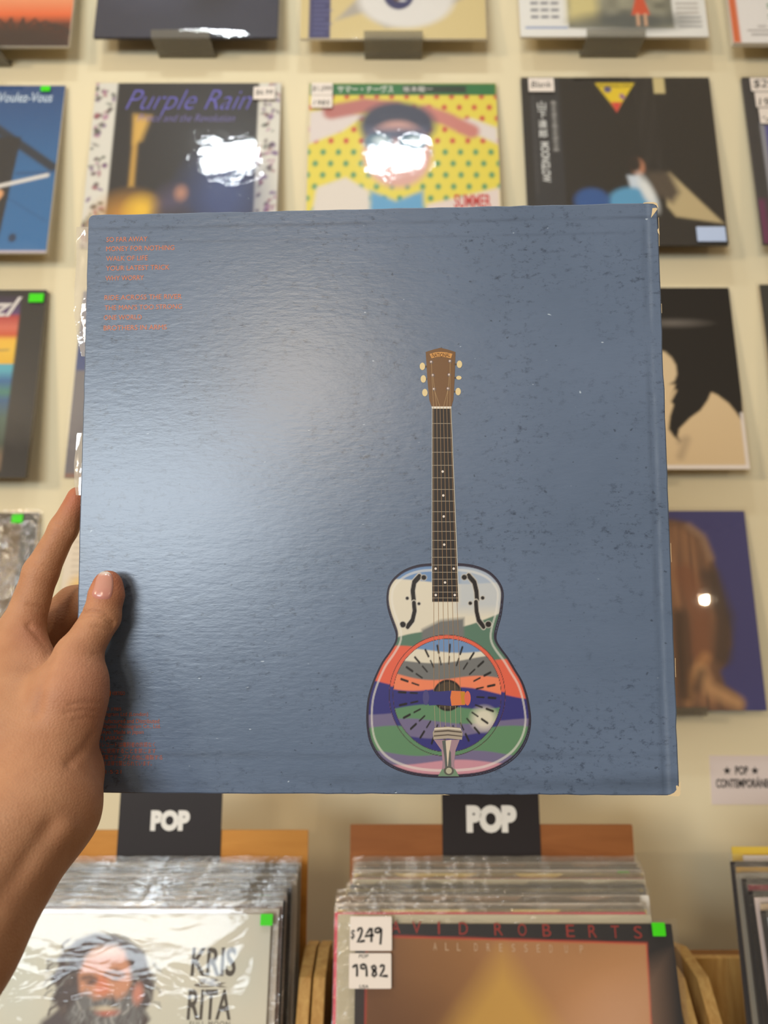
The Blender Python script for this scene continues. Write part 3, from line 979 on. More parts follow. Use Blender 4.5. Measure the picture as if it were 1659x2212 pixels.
p.line(uvs(PL, (180, 2112), (196, 2110), (206, 2116)), .012, (86, 64, 52), .008).line(uvs(PL, (230, 2104), (250, 2098), (266, 2106)), .012, (96, 74, 60), .008)
p.ell(*uv(PL, 196, 2122), .012, .006, (66, 52, 48), .006).ell(*uv(PL, 250, 2112), .012, .006, (66, 56, 52), .006)
p.ell(*uv(PL, 298, 2146), .016, .026, (204, 130, 104), .008)
p.poly(uvs(PL, (60, 2260), (90, 2205), (125, 2180), (150, 2215), (170, 2260)), (84, 72, 70), .01)
link('cover_print', p.mesh('cover_print', LP - .0006, LP - .0006, -PT / 2 - .00012, M_PRINT, z0=.0003), root)


def ptext(PLN, root, s, x0, y0, x1, y1, m, off, **kw):
    a0, b1 = PLN.px(x0, y0, off)
    a1, b0 = PLN.px(x1, y1, off)
    return text('lettering', s, root, a0, a1, b0, b1, off, m, **kw)


GK = ink((84, 76, 66))
ptext(PL, root, 'KRIS', 416, 2046, 508, 2109, GK, -PT / 2 - .0004, bold=.025)
ptext(PL, root, '&', 420, 2113, 492, 2133, ink((120, 110, 96)), -PT / 2 - .0004, bold=.01)
ptext(PL, root, 'RITA', 408, 2137, 498, 2203, GK, -PT / 2 - .0004, bold=.025)
ptext(PL, root, 'FULL MOON', 410, 2206, 496, 2218, GK, -PT / 2 - .0004, spacing=1.2)
link('outer_sleeve', film_sheet('outer_sleeve', LP + .010, LP + .006, -PT / 2 - .001, M_FILM_FRONT, .0016, 61, n=44, z0=-.0015, back=PT / 2 + .0006), root)
xs, zs = PL.px(577, 1986, -PT / 2)
link('sticker', rounded_slab('sticker', .0122, .0104, -PT / 2 - .0042, -PT / 2 - .0039, .0008, M_GREEN), root).location = (xs, 0, zs - .005)

# ------------------------------------------------------------------ front sleeve, middle bin: black border, tan picture
mw = bin_frame(BIN_X[1] + .0115, .7805, CZ - .3165, math.radians(13.5))
root = empty('record_sleeve', mw)
tag(root, 'black bordered tan record sleeve with white price labels, front of the middle bin', 'record sleeve', 'front record sleeves in the bins')
link('cover', CARD_ME, root).color = (*lin((50, 48, 48)), 1)
PL = Plane(mw)
p = Paint(220, (40, 38, 40))
pic = uvs(PL, (793, 2022), (1396, 2039), (1412, 2330), (788, 2330))
p.poly([(a - .004 * (1 if i in (0, 3) else -1), b + (.004 if i < 2 else 0)) for i, (a, b) in enumerate(pic)], (204, 62, 50))
d = p.poly_d(pic)
g = np.stack([np.interp(p.noise(4, 4, 6) * .5 + p.U * .5, [0, .4, .7, 1], [npl(c)[i] for c in ((104, 66, 38), (150, 104, 62), (190, 138, 94), (206, 158, 124))]) for i in range(3)], -1)
p.mix(p.cov(d), g)
p.mix(p.cov(np.maximum(d, p.poly_d(uvs(PL, (1085, 2060), (1240, 2280), (960, 2330), (940, 2270)))), .045) * .75, (206, 160, 76))
p.mix(p.cov(np.maximum(d, p.poly_d(uvs(PL, (1130, 2330), (1320, 2160), (1500, 2100), (1420, 2330)))), .09) * .55, (206, 160, 128))
p.mix(p.cov(np.maximum(d, p.poly_d(uvs(PL, (780, 2140), (930, 2180), (960, 2330), (780, 2330)))), .08) * .45, (84, 50, 28))
link('cover_print', p.mesh('cover_print', LP - .0006, LP - .0006, -PT / 2 - .00012, M_PRINT, z0=.0003), root)
RED = ink((150, 52, 46))
for ch, x in zip('DAVIDROBERTS', (790, 855, 900, 948, 1001, 1077, 1128, 1181, 1232, 1280, 1329, 1378)):
    w_ = 5 if ch == 'I' else 20
    yy = 1991 + (x - 950) * .022
    ptext(PL, root, ch, x - w_ / 2, yy, x + w_ / 2, yy + 27, RED, -PT / 2 - .0004)
SAND = ink((196, 164, 132))
for wd, x0, x1 in (('ALL', 936, 995), ('DRESSED', 1024, 1194), ('UP', 1219, 1260)):
    st = (x1 - x0 - 8) / max(len(wd) - 1, 1)
    for i, ch in enumerate(wd):
        x = x0 + i * st
        yy = 2036 + (x - 950) * .02
        ptext(PL, root, ch, x, yy, x + 8, yy + 17, SAND, -PT / 2 - .0004)
link('outer_sleeve', film_sheet('outer_sleeve', LP + .012, LP + .006, -PT / 2 - .001, M_FILM_FRONT, .0016, 72, n=44, z0=-.0015, back=PT / 2 + .0006), root)
xs, zs = PL.px(1420, 2006, -PT / 2)
link('sticker', rounded_slab('sticker', .0128, .0118, -PT / 2 - .0042, -PT / 2 - .0039, .0008, M_GREEN), root).location = (xs, 0, zs - .0059)
OFF = -PT / 2 - .0044


def zl(x, y):
    return 690 + x / 5.352, 1950 + y / 5.352


for (x0, y0, x1, y1), lines, words in (
        ((350, 158, 836, 556), [[(442, 330), (455, 298), (482, 292), (494, 318), (478, 380), (440, 458), (480, 448), (526, 438)], [(590, 292), (560, 340), (522, 388), (630, 374)], [(606, 290), (602, 380), (600, 456)], [(716, 304), (680, 292), (646, 306), (642, 336), (676, 346), (710, 318), (716, 304), (712, 390), (704, 484)]], [('$', 362, 310, 408, 430)]),
        ((340, 584, 830, 994), [[(384, 748), (410, 724), (430, 714), (436, 780), (434, 854)], [(538, 726), (508, 712), (478, 724), (480, 754), (516, 764), (540, 732), (546, 800), (546, 854)], [(650, 740), (630, 728), (604, 740), (616, 768), (650, 796), (658, 830), (632, 852), (612, 836), (622, 800), (652, 764), (650, 740)], [(700, 744), (722, 720), (746, 726), (744, 770), (700, 850), (748, 846), (792, 848)]], [('POP', 456, 596, 566, 638), ('USA', 462, 948, 566, 988)])):
    ax, az = PL.px(*zl(x0, y1), OFF)
    bx, bz = PL.px(*zl(x1, y0), OFF)
    lb = link('price_label', rounded_slab('price_label', bx - ax, bz - az, OFF, OFF + .0003, .0014, M_LABEL), root)
    lb.location = ((ax + bx) / 2, 0, az)
    cv = lambda q: (lambda e: (e[0] - (ax + bx) / 2, e[1] - az))(PL.px(*zl(*q), OFF))
    strokes('lettering', [[cv(q) for q in ln] for ln in lines], lb, OFF - .0002, .0022, M_INK)
    for s_, a0, b0, a1, b1 in words:
        (u0, w1), (u1, w0) = cv((a0, b0)), cv((a1, b1))
        text('lettering', s_, lb, u0, u1, w0, w1, OFF - .0002, M_INK, shear=.1, bold=.01)

# ------------------------------------------------------------------ the held sleeve
S = 0.3145
RUX = Vector((0.99942641, -0.03359625, 0.00425953))
RUY = Vector((-0.00560542, -0.04006881, 0.9991812))
RN = Vector((0.03339807, 0.99863196, 0.04023415))
RC = Vector((-0.00720032, 0.39111241, 0.05881427 + CAM_Z))
RT_ = 0.0048          # thickness; the front face is local y = 0
rec_mw = frame(RC - RUY * (S / 2), RUX, RUY, RN)
rec = empty('record_sleeve', rec_mw)
tag(rec, 'worn blue record sleeve with a guitar picture, held up by the hand', 'record sleeve')
PR = Plane(rec_mw)


def blue_cover():
    m = mat('worn_blue_laminate', (92, 118, 152), 0.30, 0.6)
    b = m.node_tree.nodes['Principled BSDF']
    tc = nd(m, 'ShaderNodeTexCoord')

    def noise(scale, sx, sz, detail=4.0, rough=.6, dist=0.0):
        mp = nd(m, 'ShaderNodeMapping')
        mp.inputs['Scale'].default_value = (sx, 1, sz)
        n = nd(m, 'ShaderNodeTexNoise', Scale=scale, Detail=detail, Roughness=rough, Distortion=dist)
        lk(m, tc, 'Object', mp, 0); lk(m, mp, 0, n, 'Vector')
        return n

    def ramp(n, p0, c0, p1, c1, out=0):
        r = nd(m, 'ShaderNodeValToRGB')
        r.color_ramp.elements[0].position = p0; r.color_ramp.elements[0].color = c0
        r.color_ramp.elements[1].position = p1; r.color_ramp.elements[1].color = c1
        lk(m, n, out, r, 0)
        return r

    def mixc(fac, a, col, mode='MIX'):
        x = nd(m, 'ShaderNodeMix', data_type='RGBA', blend_type=mode)
        m.node_tree.links.new(fac, x.inputs[0])
        m.node_tree.links.new(a, x.inputs[6])
        if isinstance(col, tuple): x.inputs[7].default_value = col
        else: m.node_tree.links.new(col, x.inputs[7])
        return x.outputs[2]

    W, K = (1, 1, 1, 1), (0, 0, 0, 1)
    tone = ramp(noise(9, 1, 1.3), .3, (*lin((90, 106, 129)), 1), .7, (*lin((101, 117, 141)), 1))
    # dark scuffs: broad grimy areas times small flecks
    area_ = ramp(noise(16, 1, 1.2, 4), .40, K, .62, W)
    fleck = ramp(noise(260, .7, 1.1, 6, .75), .53, K, .68, W)
    mul = nd(m, 'ShaderNodeMath', operation='MULTIPLY')
    lk(m, area_, 0, mul, 0); lk(m, fleck, 0, mul, 1)
    ml = nd(m, 'ShaderNodeMath', operation='MULTIPLY'); ml.inputs[1].default_value = .95
    lk(m, mul, 0, ml, 0)
    c = mixc(ml.outputs[0], tone.outputs[0], (*lin((44, 54, 72)), 1))
    # stray dark specks
    sp = ramp(noise(330, .8, 1, 2, .5), .70, K, .745, W)
    ml2 = nd(m, 'ShaderNodeMath', operation='MULTIPLY'); ml2.inputs[1].default_value = .55
    lk(m, sp, 0, ml2, 0)
    c = mixc(ml2.outputs[0], c, (*lin((40, 48, 62)), 1))
    # pale rubbed specks
    wp = ramp(noise(260, .5, 1, 2, .5), .745, K, .775, W)
    c = mixc(wp.outputs[0], c, (*lin((176, 190, 204)), 1))
    # edge wear: rubbed bands along the four sides and the fold line down the right
    xyz = nd(m, 'ShaderNodeSeparateXYZ')
    lk(m, tc, 'Object', xyz, 0)

    def band(axis, centre, half, noise_n, strength, col):
        nonlocal c
        d = nd(m, 'ShaderNodeMath', operation='SUBTRACT'); d.inputs[1].default_value = centre
        lk(m, xyz, axis, d, 0)
        a = nd(m, 'ShaderNodeMath', operation='ABSOLUTE'); lk(m, d, 0, a, 0)
        r = nd(m, 'ShaderNodeMapRange'); r.inputs['From Min'].default_value = half; r.inputs['From Max'].default_value = 0
        r.inputs['To Min'].default_value = 0; r.inputs['To Max'].default_value = strength
        lk(m, a, 0, r, 0)
        q = nd(m, 'ShaderNodeMath', operation='MULTIPLY'); lk(m, r, 0, q, 0); lk(m, noise_n, 0, q, 1)
        c = mixc(q.outputs[0], c, (*lin(col), 1))

    streak_v = ramp(noise(60, 1, .25, 5, .7), .38, K, .62, W)
    streak_h = ramp(noise(60, .2, 1, 5, .7), .40, K, .64, W)
    band('Z', S - .0085, .0016, streak_h, .55, (52, 62, 80))
    band('Z', S - .017, .0012, streak_h, .4, (54, 64, 82))
    band('X', S / 2 - .0085, .0022, streak_v, .45, (60, 72, 90))
    band('X', S / 2 - .0055, .0016, streak_v, .35, (150, 164, 182))
    band('X', -S / 2 + .016, .022, fleck, .8, (52, 56, 64))
    band('X', -S / 2, .012, area_, .5, (84, 92, 100))
    band('Z', .0065, .007, streak_h, .5, (56, 66, 80))
    band('Z', .020, .003, streak_h, .45, (54, 62, 76))
    m.node_tree.links.new(c, b.inputs['Base Color'])
    # laminate: fine horizontal pucker
    n1 = noise(330, .45, 1.5, 3, .6)
    n2 = noise(120, .5, 1.2, 2, .5)
    ad = nd(m, 'ShaderNodeMath', operation='ADD')
    lk(m, n1, 0, ad, 0); lk(m, n2, 0, ad, 1)
    bp = nd(m, 'ShaderNodeBump', Strength=.22, Distance=.0004)
    lk(m, ad, 0, bp, 'Height'); lk(m, bp, 0, b, 'Normal')
    return m


M_BLUE = blue_cover()
M_RAW = mat('bare_cream_card', (222, 198, 156), .8, .2)


def worn_slab():
    """the jacket: outline with rounded, slightly nicked corners and a rolled edge"""
    r = np.random.default_rng(2)
    rad = .0032
    pts = []
    cs = ((S / 2 - rad, rad, -90), (S / 2 - rad, S - rad, 0), (-S / 2 + rad, S - rad, 90), (-S / 2 + rad, rad, 180))
    for i, (cx, cz, a0) in enumerate(cs):
        for k in range(6):
            a = math.radians(a0 + 90 * k / 5)
            pts.append((cx + rad * math.cos(a), cz + rad * math.sin(a)))
        nx = cs[(i + 1) % 4]
        a1 = math.radians(a0 + 90)
        e0 = (cx + rad * math.cos(a1), cz + rad * math.sin(a1))
        e1 = (nx[0] + rad * math.cos(math.radians(nx[2])), nx[1] + rad * math.sin(math.radians(nx[2])))
        for k in range(1, 40):
            t = k / 40
            j = r.normal(0, .00012)
            x, z = e0[0] + (e1[0] - e0[0]) * t, e0[1] + (e1[1] - e0[1]) * t
            pts.append((x + j * abs(math.cos(a1)), z + j * abs(math.sin(a1))))
    N_ = len(pts)
    rings = ((0.0010, .0011), (0.0, .0003), (.0, 0), )
    prof = [(.0009, 0.0), (.0002, .0006), (0, .0016), (0, RT_ - .0016), (.0002, RT_ - .0006), (.0009, RT_)]
    V = []
    for ins, y in prof:
        for x, z in pts:
            V.append((x * (1 - ins / (S / 2)), y, S / 2 + (z - S / 2) * (1 - ins / (S / 2))))
    F = [list(range(N_)), list(range(len(prof) * N_ - 1, (len(prof) - 1) * N_ - 1, -1))]
    for q in range(len(prof) - 1):
        for i in range(N_):
            F.append((q * N_ + i, (q + 1) * N_ + i, (q + 1) * N_ + (i + 1) % N_, q * N_ + (i + 1) % N_))
    me = mesh_np('cover', V, F, M_BLUE)
    return me


link('cover', worn_slab(), rec)


def plane_poly(polys, y):
    """polys: list of (list of photo pixels, colour) -> verts, faces, colours on the held sleeve, each a hair above the last"""
    V, F, C = [], [], []
    for i, (pts, c) in enumerate(polys):
        k = len(V)
        for q in pts:
            x, z = PR.px(*q)
            V.append((x, y - i * 6e-7, z))
            C.append(npl(c))
        F.append(list(range(k, k + len(pts))))
    return V, F, np.array(C)


# chipped corners and edges: bare card
chips = [
    [(1409, 450), (1418, 449), (1420, 452), (1413, 462), (1406, 471), (1408, 460)],
    [(1390, 438.2), (1400, 437), (1412, 437), (1419, 439), (1421.5, 446), (1421.5, 451), (1418, 444), (1411, 440.5), (1398, 439.5), (1389, 440)],
    [(1422, 493), (1424, 500), (1424.5, 508), (1421, 503), (1420, 497)],
    [(1469.6, 1688), (1466, 1692), (1466, 1699), (1462, 1696), (1460, 1698), (1461, 1706), (1456, 1712), (1448, 1716), (1440, 1718), (1452, 1719.5), (1466, 1720), (1469.5, 1716)],
    [(1404, 1719), (1412, 1717.6), (1420, 1719.4)], [(820, 1717), (838, 1715.5), (850, 1717)], [(950, 1717), (960, 1716), (972, 1717.4)],
]
for c_ in chips:
    V, F, C = plane_poly([(c_, (222, 198, 156))], -.00015)
    link('chipped_card', mesh_np('chipped_card', V, F, M_RAW), rec)
# thin pale wear line along the right edge and dark line along the bottom edge
wl = [[PR.px(1421 + (1469 - 1421) * t + .6 * math.sin(t * 60), 445 + (1690 - 445) * t) for t in np.linspace(.02, 1, 60)][a:a + n] for a, n in ((0, 4), (9, 2), (18, 2), (34, 3), (46, 3))]
strokes('edge_wear', wl, rec, -.0001, .0002, M_RAW)

# writing
M_ORANGE = mat('orange_print', (214, 124, 84), .45, .3)
for s_, x0, x1, yb in (('SO FAR AWAY', 230, 318, 523), ('MONEY FOR NOTHING', 229.5, 376.5, 543), ('WALK OF LIFE', 229.5, 319, 564), ('YOUR LATEST TRICK', 229, 366, 585), ('WHY WORRY', 228, 310.5, 606.5),
                       ('RIDE ACROSS THE RIVER', 226, 392.5, 648.5), ("THE MAN'S TOO STRONG", 226, 393, 670), ('ONE WORLD', 224.5, 306, 691.5), ('BROTHERS IN ARMS', 224, 360, 714)):
    a0, b0 = PR.px(x0, yb)
    a1, _ = PR.px(x1, yb)
    text('lettering', s_, rec, a0, a1, b0, b0 + .00275, -.00012, M_ORANGE)
for s_, x0, x1, yb, hh in (('VERTIGO', 242, 270, 1501.5, .0019), ('℗ & © 1985', 203, 262, 1535, .0018), ('Phonogram Ltd (London)', 205, 320, 1549, .0026), ('Manufactured and Distributed', 210, 344, 1562, .0023),
                           ('by Nippon Phonogram Co., Ltd.', 206, 347, 1575.5, .0027), ('Tokyo, Made in Japan', 209, 310, 1587.5, .0026), ('(V) JASRAC', 210, 266, 1600, .0024), ('このレコードは権利者の許諾なく', 202, 335, 1613.5, .0026),
                           ('営業に使用することを禁じます', 202, 337, 1627, .0026), ('又営業でテープその他に複製する', 206, 351, 1641, .0026), ('ことは法律で禁じられています。', 206, 328, 1654, .0026), ('1·5·21', 228, 262, 1671, .0019)):
    a0, b0 = PR.px(x0, yb)
    a1, _ = PR.px(x1, yb)
    text('lettering', s_, rec, a0, a1, b0, b0 + hh, -.00012, mat('shaded_orange_print', (190, 100, 66), .45, .3), bold=.006 if s_ == 'VERTIGO' else 0)  # small print uses the orange ink with shadow put into its colour
ring = [(226.5 + 13 * math.cos(k * math.pi / 16), 1497 + 14.5 * math.sin(k * math.pi / 16)) for k in range(32)]
V, F, C = plane_poly([(ring, (226, 110, 30))], -.00012)
link('orange_emblem', mesh_np('orange_emblem', V, F, mat('orange_emblem_print', (230, 112, 30), .45, .3)), rec)

# the printed guitar: a plain multicoloured guitar
Z5 = lambda x, y: (760 + x / 3.95, 1180 + y / 3.95)
Z4 = lambda x, y: (760 + x / 3.95, 720 + y / 3.95)
body = [(680, 150), (560, 163), (450, 203), (365, 268), (315, 345), (300, 430), (305, 510), (325, 590), (350, 660), (375, 730), (380, 775), (368, 825), (320, 905), (260, 990), (210, 1090), (170, 1190), (140, 1300), (128, 1420), (130, 1530), (150, 1650),
        (195, 1750), (260, 1830), (350, 1890), (470, 1935), (600, 1960), (740, 1970), (900, 1968), (1050, 1955), (1180, 1925), (1300, 1870), (1400, 1795), (1470, 1700), (1510, 1600), (1525, 1490), (1515, 1380), (1490, 1260), (1450, 1150), (1390, 1050),
        (1330, 950), (1270, 870), (1235, 810), (1230, 760), (1245, 690), (1270, 600), (1285, 500), (1290, 400), (1270, 330), (1220, 260), (1150, 205), (1040, 165), (900, 148)]


def smooth_closed(pts, n=4):
    out = []
    L = len(pts)
    for i in range(L):
        p0, p1, p2, p3 = (np.array(pts[(i + k - 1) % L], float) for k in range(4))
        for j in range(n):
            t = j / n
            out.append(tuple(.5 * (2 * p1 + (p2 - p0) * t + (2 * p0 - 5 * p1 + 4 * p2 - p3) * t * t + (3 * p1 - p0 - 3 * p2 + p3) * t ** 3)))
    return out


bodyS = smooth_closed(body, 3)
bx0, bx1, by0, by1 = 110, 1540, 130, 1990
gp = Paint(300, (206, 198, 178), aspect=(bx1 - bx0) / (by1 - by0))
B = lambda x, y: ((x - bx0) / (bx1 - bx0), (by1 - y) / (by1 - by0))
CREAM, SKYB, GREY, TEAL, RED_, IND, VIO, GRN, PINK = (214, 206, 186), (108, 138, 178), (112, 112, 110), (88, 118, 100), (216, 98, 74), (56, 54, 116), (112, 104, 134), (94, 132, 98), (192, 138, 150)


def bands(P_, edges, mask=None):
    """stacked wavy colour bands from the top down; edges: (height at left, height at right, wave, colour)"""
    for yl, yr, wv, c in edges:
        v = (by1 - (yl + (yr - yl) * P_.U + wv * np.sin(P_.U * 9 + yl * .01))) / (by1 - by0)
        a = P_.cov(P_.V - v, .004)
        P_.mix(a if mask is None else a * mask, c)


gp.rect(0, 0, 1, 1, SKYB)
bands(gp, [(290, 330, 14, CREAM), (880, 520, 26, TEAL), (850, 1010, 30, RED_), (1160, 1290, 26, IND), (1420, 1500, 24, VIO), (1560, 1560, 22, GRN), (1760, 1780, 26, VIO), (1850, 1840, 20, PINK)])
gp.poly([B(900, 140), B(1300, 140), B(1300, 560), B(900, 560)], (176, 184, 192), .03, al=.75)
gp.poly([B(600, 720), B(760, 640), B(960, 620), B(960, 830), B(600, 830)], GREY, .01)
cpx, cpy, crx, cry = 815, 1280, 492, 512
ex = np.sqrt(((gp.U - B(cpx, 0)[0]) * (bx1 - bx0) / crx) ** 2 + ((gp.V - B(0, cpy)[1]) * (by1 - by0) / cry) ** 2)
inside = np.clip((1 - ex) * 90 + .5, 0, 1)
gp.mix(inside, SKYB)
bands(gp, [(900, 900, 20, CREAM), (1010, 950, 24, GREY), (1080, 1180, 34, (226, 128, 92)), (1190, 1280, 30, IND), (1400, 1360, 26, GRN), (1500, 1500, 22, VIO), (1640, 1600, 26, IND)], inside)
gp.ell(*B(1130, 1480), .07, .05, CREAM, .02, al=.9)
ringm = np.clip((.035 - np.abs(ex - .972)) * 90 + .5, 0, 1)
bands(gp, [(700, 700, 0, RED_), (1180, 1260, 20, IND), (1560, 1560, 20, GRN)], ringm)
for q, wq in ((.938, .004), (1.004, .005)):
    gp.mix(np.clip((wq - np.abs(ex - q)) * 260 + .5, 0, 1), (58, 44, 44))
for k in range(24):          # short slots round the plate
    a = k * math.pi / 12 + .06
    for rr0, rr1, ww in ((.72, .84, .011), (.52, .64, .008)):
        gp.line([B(cpx + crx * rr * math.sin(a), cpy - cry * rr * math.cos(a)) for rr in (rr0, rr1)], ww, (40, 36, 34), .002)
gp.ell(*B(820, 1282), 126 / (bx1 - bx0), 134 / (by1 - by0), (44, 38, 34))
gp.ell(*B(820, 1282), 108 / (bx1 - bx0), 114 / (by1 - by0), (74, 64, 52))
# f holes
DK = (38, 33, 31)
for pts, w0 in (([(578, 262), (535, 310), (522, 385), (530, 466)], .026), ([(532, 492), (538, 560), (520, 640), (478, 694)], .024), ([(1000, 256), (1048, 312), (1066, 392), (1070, 460)], .026), ([(1062, 484), (1066, 560), (1084, 640), (1126, 694)], .024)):
    sp_ = [B(*q) for q in pts]
    gp.line(sp_, w0 * 1.35, (196, 190, 178), .002).line(sp_, w0, DK, .002)
for x, y, r_ in ((617, 270, 22), (575, 497, 13), (475, 450, 14), (437, 677, 26), (962, 268, 23), (1118, 447, 16), (1013, 493, 16), (1167, 675, 26)):
    gp.ell(*B(x, y), (r_ + 5) / (bx1 - bx0), (r_ + 5) / (by1 - by0), (196, 190, 178)).ell(*B(x, y), r_ / (bx1 - bx0), r_ / (by1 - by0), DK)
# rim shading lines of the print
bd = gp.poly_d([B(*q) for q in bodyS])
gp.mix(np.clip((.006 - np.abs(bd + .030)) * 300 + .5, 0, 1) * .5, (224, 220, 210))
gp.mix(np.clip((bd + .012) * 220 + .5, 0, 1), (52, 46, 60))
# keep only the cells inside the outline
H_, W_ = gp.U.shape
X5 = bx0 + gp.U * (bx1 - bx0); Y5 = by1 - gp.V * (by1 - by0)
r0 = PR.px(*Z5(bx0, by1)); r1 = PR.px(*Z5(bx1, by1)); r2 = PR.px(*Z5(bx0, by0)); r3 = PR.px(*Z5(bx1, by0))
uu, vv = gp.U[..., None], gp.V[..., None]
XZ = np.array(r0) * (1 - uu) * (1 - vv) + np.array(r1) * uu * (1 - vv) + np.array(r2) * (1 - uu) * vv + np.array(r3) * uu * vv
V = np.stack([XZ[..., 0], np.full(gp.U.shape, -.00012), XZ[..., 1]], -1).reshape(-1, 3)
idx = np.arange(H_ * W_).reshape(H_, W_)
keep = ((bd[:-1, :-1] < 0) & (bd[1:, 1:] < 0) & (bd[:-1, 1:] < 0) & (bd[1:, :-1] < 0))
F = np.stack([idx[:-1, :-1], idx[:-1, 1:], idx[1:, 1:], idx[1:, :-1]], -1)[keep]
used = np.unique(F)
rem = np.full(H_ * W_, -1); rem[used] = np.arange(len(used))
guitar = link('guitar_print', fast_mesh('guitar_print', V[used], rem[F], M_PRINT_SOFT, gp.img.reshape(-1, 3)[used]), rec)
guitar['label'] = 'printed picture of a multicoloured guitar'


def ribbon(pts, w):
    p = np.array(pts, float)
    out_l, out_r = [], []
    for i in range(len(p)):
        d = p[min(i + 1, len(p) - 1)] - p[max(i - 1, 0)]
        d /= np.linalg.norm(d) + 1e-9
        nn = np.array([-d[1], d[0]]) * w / 2
        out_l.append(tuple(p[i] + nn)); out_r.append(tuple(p[i] - nn))
    return out_l + out_r[::-1]


def disc(x, y, rx, ry=None, n=16):
    ry = ry or rx
    return [(x + rx * math.cos(k * 2 * math.pi / n), y + ry * math.sin(k * 2 * math.pi / n)) for k in range(n)]


def part_print(name, polys, y):
    V, F, C = plane_poly(polys, y)
    return link(name, mesh_np(name, V, F, M_PRINT_SOFT, colours=C), guitar)


# rim line that hides the stepped edge of the body grid
part_print('body_rim', [([Z5(*q) for q in ribbon(bodyS[i:i + 16] if i + 16 <= len(bodyS) else bodyS[i:] + bodyS[:i + 16 - len(bodyS)], 9)], (50, 45, 56)) for i in range(0, len(bodyS), 15)], -.00016)
# bridge cover and tailpiece
polys = [([Z5(*q) for q in [(655, 1232), (740, 1240), (850, 1230), (965, 1236), (970, 1355), (850, 1362), (740, 1352), (658, 1358)]], (58, 58, 118)),
         ([Z5(*q) for q in [(850, 1232), (965, 1238), (968, 1353), (850, 1360), (840, 1290)]], (214, 120, 70)),
         ([Z5(*q) for q in [(925, 1240), (966, 1244), (966, 1350), (938, 1350)]], (190, 132, 44)),
         ([Z5(*q) for q in disc(632, 1290, 27, 66)], (78, 74, 122)), ([Z5(*q) for q in disc(987, 1296, 27, 62)], (212, 106, 84))]
part_print('bridge_cover', polys, -.00019)
polys = [([Z5(*q) for q in [(700, 1650), (920, 1650), (885, 1740), (872, 1850), (880, 1950), (760, 1950), (775, 1850), (765, 1740)]], (158, 130, 140)),
         ([Z5(*q) for q in [(770, 1660), (800, 1650), (845, 1760), (850, 1900), (800, 1930), (790, 1800)]], (92, 96, 92)),
         ([Z5(*q) for q in [(800, 1660), (850, 1650), (830, 1760), (818, 1900)]], (206, 190, 170)),
         ([Z5(*q) for q in [(735, 1962), (770, 1900), (880, 1900), (915, 1962)]], (112, 138, 112)),
         ([Z5(*q) for q in disc(828, 1915, 44, 40)], (92, 92, 84)), ([Z5(*q) for q in disc(828, 1915, 26, 26)], (176, 172, 150)),
         ([Z5(*q) for q in [(712, 1545), (820, 1538), (925, 1548), (945, 1590), (940, 1650), (820, 1640), (696, 1648), (690, 1590)]], (166, 154, 138)),
         ([Z5(*q) for q in [(706, 1575), (820, 1566), (938, 1580), (938, 1592), (820, 1580), (700, 1588)]], (92, 82, 72)),
         ([Z5(*q) for q in [(700, 1612), (820, 1602), (940, 1616), (940, 1626), (820, 1614), (698, 1624)]], (98, 88, 78)),
         ([Z5(*q) for q in [(704, 1552), (820, 1546), (930, 1556), (932, 1566), (820, 1556), (702, 1564)]], (216, 206, 186))]
part_print('tailpiece', polys, -.00019)
# neck
nk = lambda t, y: 933.2 + t * ((974.8 + (991.6 - 974.8) * (y - 882) / 419) - 933.2)
polys = [([(933.2, 882), (974.8, 882), (991.8, 1301.5), (932.6, 1301.5)], (206, 196, 176)),
         ([(934.2, 883), (973.8, 883), (990.0, 1299.8), (933.8, 1299.8)], (42, 36, 33))]
for y in (914.9, 946, 977, 1005.3, 1032.2, 1057.5, 1082.5, 1105.6, 1127, 1147.8, 1167.3, 1186, 1203.8, 1220.5, 1236.2, 1251.1, 1265.3, 1279, 1291.6):
    polys.append(([(nk(.02, y), y - .65), (nk(.98, y), y - .65), (nk(.98, y), y + .65), (nk(.02, y), y + .65)], (150, 140, 124)))
for x, y in ((956.2, 1018.7), (957.5, 1070.4), (958.5, 1115.7), (959.5, 1176.5), (961.3, 1258.2), (941, 1228.4), (980, 1228.4), (941.3, 1285.3), (982.3, 1285.3)):
    polys.append((disc(x, y, 2.5, 2.7), (226, 216, 206)))
part_print('neck', polys, -.0002)
# headstock
polys = [([Z4(*q) for q in [(630, 160), (700, 138), (757, 124), (820, 140), (884, 160), (876, 400), (866, 565), (848, 632), (683, 632), (660, 565), (645, 400)]], (116, 84, 54)),
         ([Z4(*q) for q in [(664, 176), (710, 164), (757, 160), (810, 164), (858, 176), (845, 214), (800, 204), (757, 200), (715, 204), (680, 214)]], (206, 150, 84)),
         ([Z4(*q) for q in [(681, 625), (849, 625), (849, 640), (681, 640)]], (222, 214, 200))]
for x, y in ((602, 283), (610, 390), (623, 507), (918, 265), (913, 380), (907, 498)):
    e = 640 if x < 700 else 872
    polys.append(([Z4(*q) for q in [(min(x, e), y - 7), (max(x, e), y - 7), (max(x, e), y + 7), (min(x, e), y + 7)]], (84, 72, 64)))
    polys.append(([Z4(*q) for q in disc(x, y, 23, 17 if (x, y) == (913, 380) else 32)], (222, 200, 150)))
for x, y in ((678, 247), (691, 360), (702, 478), (838, 240), (831, 356), (822, 474)):
    polys.append(([Z4(*q) for q in disc(x, y, 17)], (104, 88, 82)))
    polys.append(([Z4(*q) for q in disc(x - 2, y - 3, 9)], (206, 190, 186)))
part_print('headstock', polys, -.0002)
x0_, zt_ = PR.px(*Z4(684, 170)); x1_, zb_ = PR.px(*Z4(838, 202))
text('lettering', 'NATIONAL', guitar, x0_, x1_, zb_, zt_, -.00024, ink((90, 58, 34)), bold=.01)
